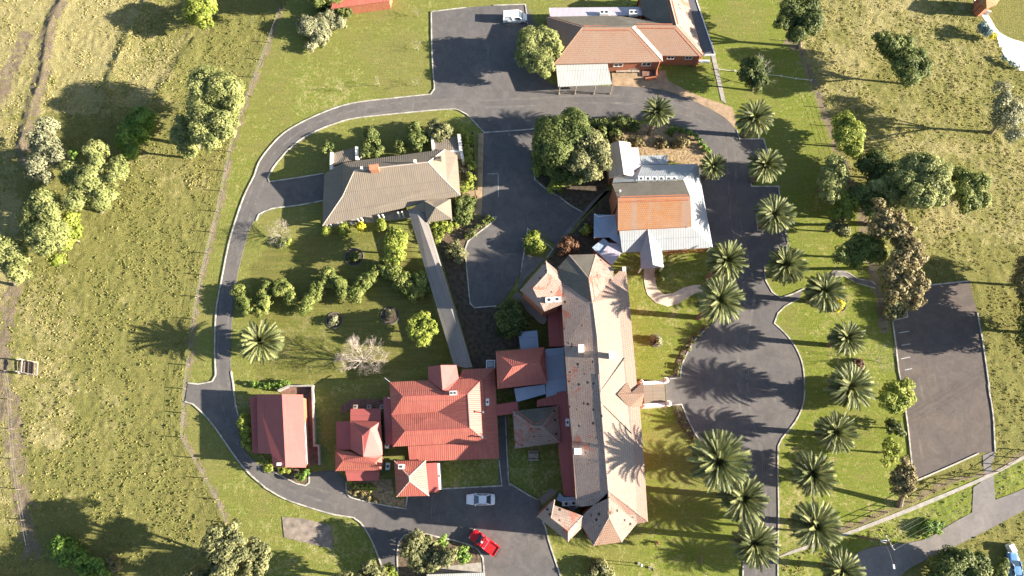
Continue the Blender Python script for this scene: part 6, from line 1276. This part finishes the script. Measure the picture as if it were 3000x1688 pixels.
# bare timber frame in the paddock
t = thing('timber_pen', 'weathered timber loading frame standing alone in the west paddock', 'pen', W('21', 200, 1275))
def W2(x, y, z=0): return W('21', x, y, z)
corners = [(155, 1222), (266, 1238), (260, 1326), (148, 1306)]
for x, y in corners + [(170, 1220), (165, 1318), (232, 1232), (228, 1325)]:
    q = W2(x, y); mb = MB(); mb.box(q + Vector((0, 0, .65)), (.16, .16, 1.3)); mb.build('post', 'timber', t)
for z in (0.5, 1.25):
    for (a, b_) in ((3, 2), (0, 3), (1, 2)):
        mb = MB(); mb.strip([W2(*corners[a], z), W2(*corners[b_], z)], .14, z - .1, z + .05); mb.build('rail', 'timber', t)
for (x0, y0, x1, y1) in ((172, 1222, 166, 1312), (212, 1228, 206, 1320), (240, 1232, 236, 1326)):
    mb = MB(); mb.strip([W2(x0, y0, .7), W2(x1, y1, .7)], .22, .62, .7); mb.build('plank', 'timber_dark', t)
mb = MB(); mb.prism([W2(x, y) for x, y in ((145, 1222), (250, 1240), (245, 1322), (138, 1302))], 0.02, .1); mb.build('floor', 'timber_dark', t)
# power pole, its lamp arm and wires
base = W('g', 505, 952); t = thing('power_pole', 'timber power pole with crossarm and long street lamp arm over the street', 'power pole', base)
hp = 9.0
mb = MB(); mb.tube([base + Vector((0, 0, -.2)), base + Vector((0, 0, hp))], [.19, .13], 10); mb.build('pole', 'timber_dark', t)
wd = (W('g', 2570, 150, 8.8) - W('g', 870, 1045, 8.8)); wd.z = 0; wd.normalize(); cx = Vector((-wd.y, wd.x, 0))
mb = MB(); mb.box(base + Vector((0, 0, 8.75)), (2.3, .12, .14), math.atan2(cx.y, cx.x)); mb.build('crossarm', 'timber', t)
for k in (-1.05, -.45, .45, 1.05):
    q = base + cx * k + Vector((0, 0, 8.82)); mb = MB(); mb.tube([q, q + Vector((0, 0, .2))], .06, 6); mb.build('insulator', 'white_plastic', t)
mb = MB(); a0 = base + Vector((0, 0, 7.2)); a1 = base + Vector((0.5, -3.2, 7.9)); mb.tube([a0, a0.lerp(a1, .5) + Vector((0, 0, .35)), a1], .03, 6); arm = mb.build('lamp_arm', 'timber_dark', t)
mb = MB(); mb.box(a1 + Vector((.05, -.25, 0)), (.24, .6, .16)); mb.build('lamp_head', 'white_plastic', t)
mb = MB(); mb.box(base + Vector((.1, 0, 7.0)), (.55, .4, .8)); mb.build('transformer_box', 'white_plastic', t)
pl = thing('power_line', 'four overhead wires running from the power pole along the street', 'wires', base)
for k in (-1.05, -.45, .45, 1.05):
    a = base + cx * k + Vector((0, 0, 9.0)); e_ = a + wd * 60; mb = MB(); mb.tube([a.lerp(e_, s) - Vector((0, 0, 3.2 * s * (1 - s))) for s in np.linspace(0, 1, 15)], .014, 4); mb.build('wire', 'wire', pl)
# white box by the blue car, posts and sign on the south lawn, vents
q = W('34', 1820, 1247); t = thing('utility_box', 'white box standing on the grass above the blue car', 'box', q)
mb = MB(); mb.box(q + Vector((0, 0, .55)), (.75, 1.1, 1.1), .4); mb.build('body', 'white_plastic', t); mb = MB(); mb.box(q + Vector((0, 0, 1.13)), (.85, 1.2, .07), .4); mb.build('lid', 'white_plastic', t)
for (x, y, h, mt, lab) in ((1335, 1290, 2.0, 'white_paint', 'pale lamp post on the south lawn, left of the pair'), (1470, 1340, 2.3, 'grille', 'dark lamp post on the south lawn, right of the pair')):
    q = W('b', x, y); t = thing('garden_lamp', lab, 'lamp post', q, 'lamp posts on the south lawn')
    mb = MB(); mb.tube([q, q + Vector((0, 0, h))], .05, 8); mb.build('pole', mt, t); mb = MB(); mb.tube([q + Vector((0, 0, h - .05)), q + Vector((0, 0, h + .12)), q + Vector((0, 0, h + .3))], [.16, .22, .05], 10); mb.build('lamp_head', mt, t)
    mb = MB(); mb.box(q + Vector((0, 0, .06)), (.4, .4, .14)); mb.build('base', 'concrete', t)
q = W('b', 2085, 1235); t = thing('sign_board', 'narrow upright sign board on two posts on the south lawn', 'sign', q)
mb = MB(); mb.box(q + Vector((0, 0, .95)), (.06, 1.1, 1.3)); mb.build('board', 'timber_dark', t)
for s in (-.5, .5): mb = MB(); mb.box(q + Vector((0.06, s, .8)), (.08, .08, 1.65)); mb.build('post', 'timber_dark', t)
q = W('33', 150, 598); t = thing('picnic_table', 'grey picnic table on the shaded grass below the grey pavilion', 'table', q)
mb = MB(); mb.box(q + Vector((0, 0, .74)), (1.7, .75, .06)); mb.build('tabletop', 'timber', t)
for s in (-.68, .68):
    mb = MB(); mb.box(q + Vector((0, s, .44)), (1.7, .28, .05)); mb.build('seat', 'timber', t)
for s in (-.6, .6):
    mb = MB(); mb.box(q + Vector((s, 0, .36)), (.08, 1.3, .08)); mb.box(q + Vector((s, .3, .36)), (.08, .08, .72)); mb.box(q + Vector((s, -.3, .36)), (.08, .08, .72)); mb.build('leg', 'timber', t)
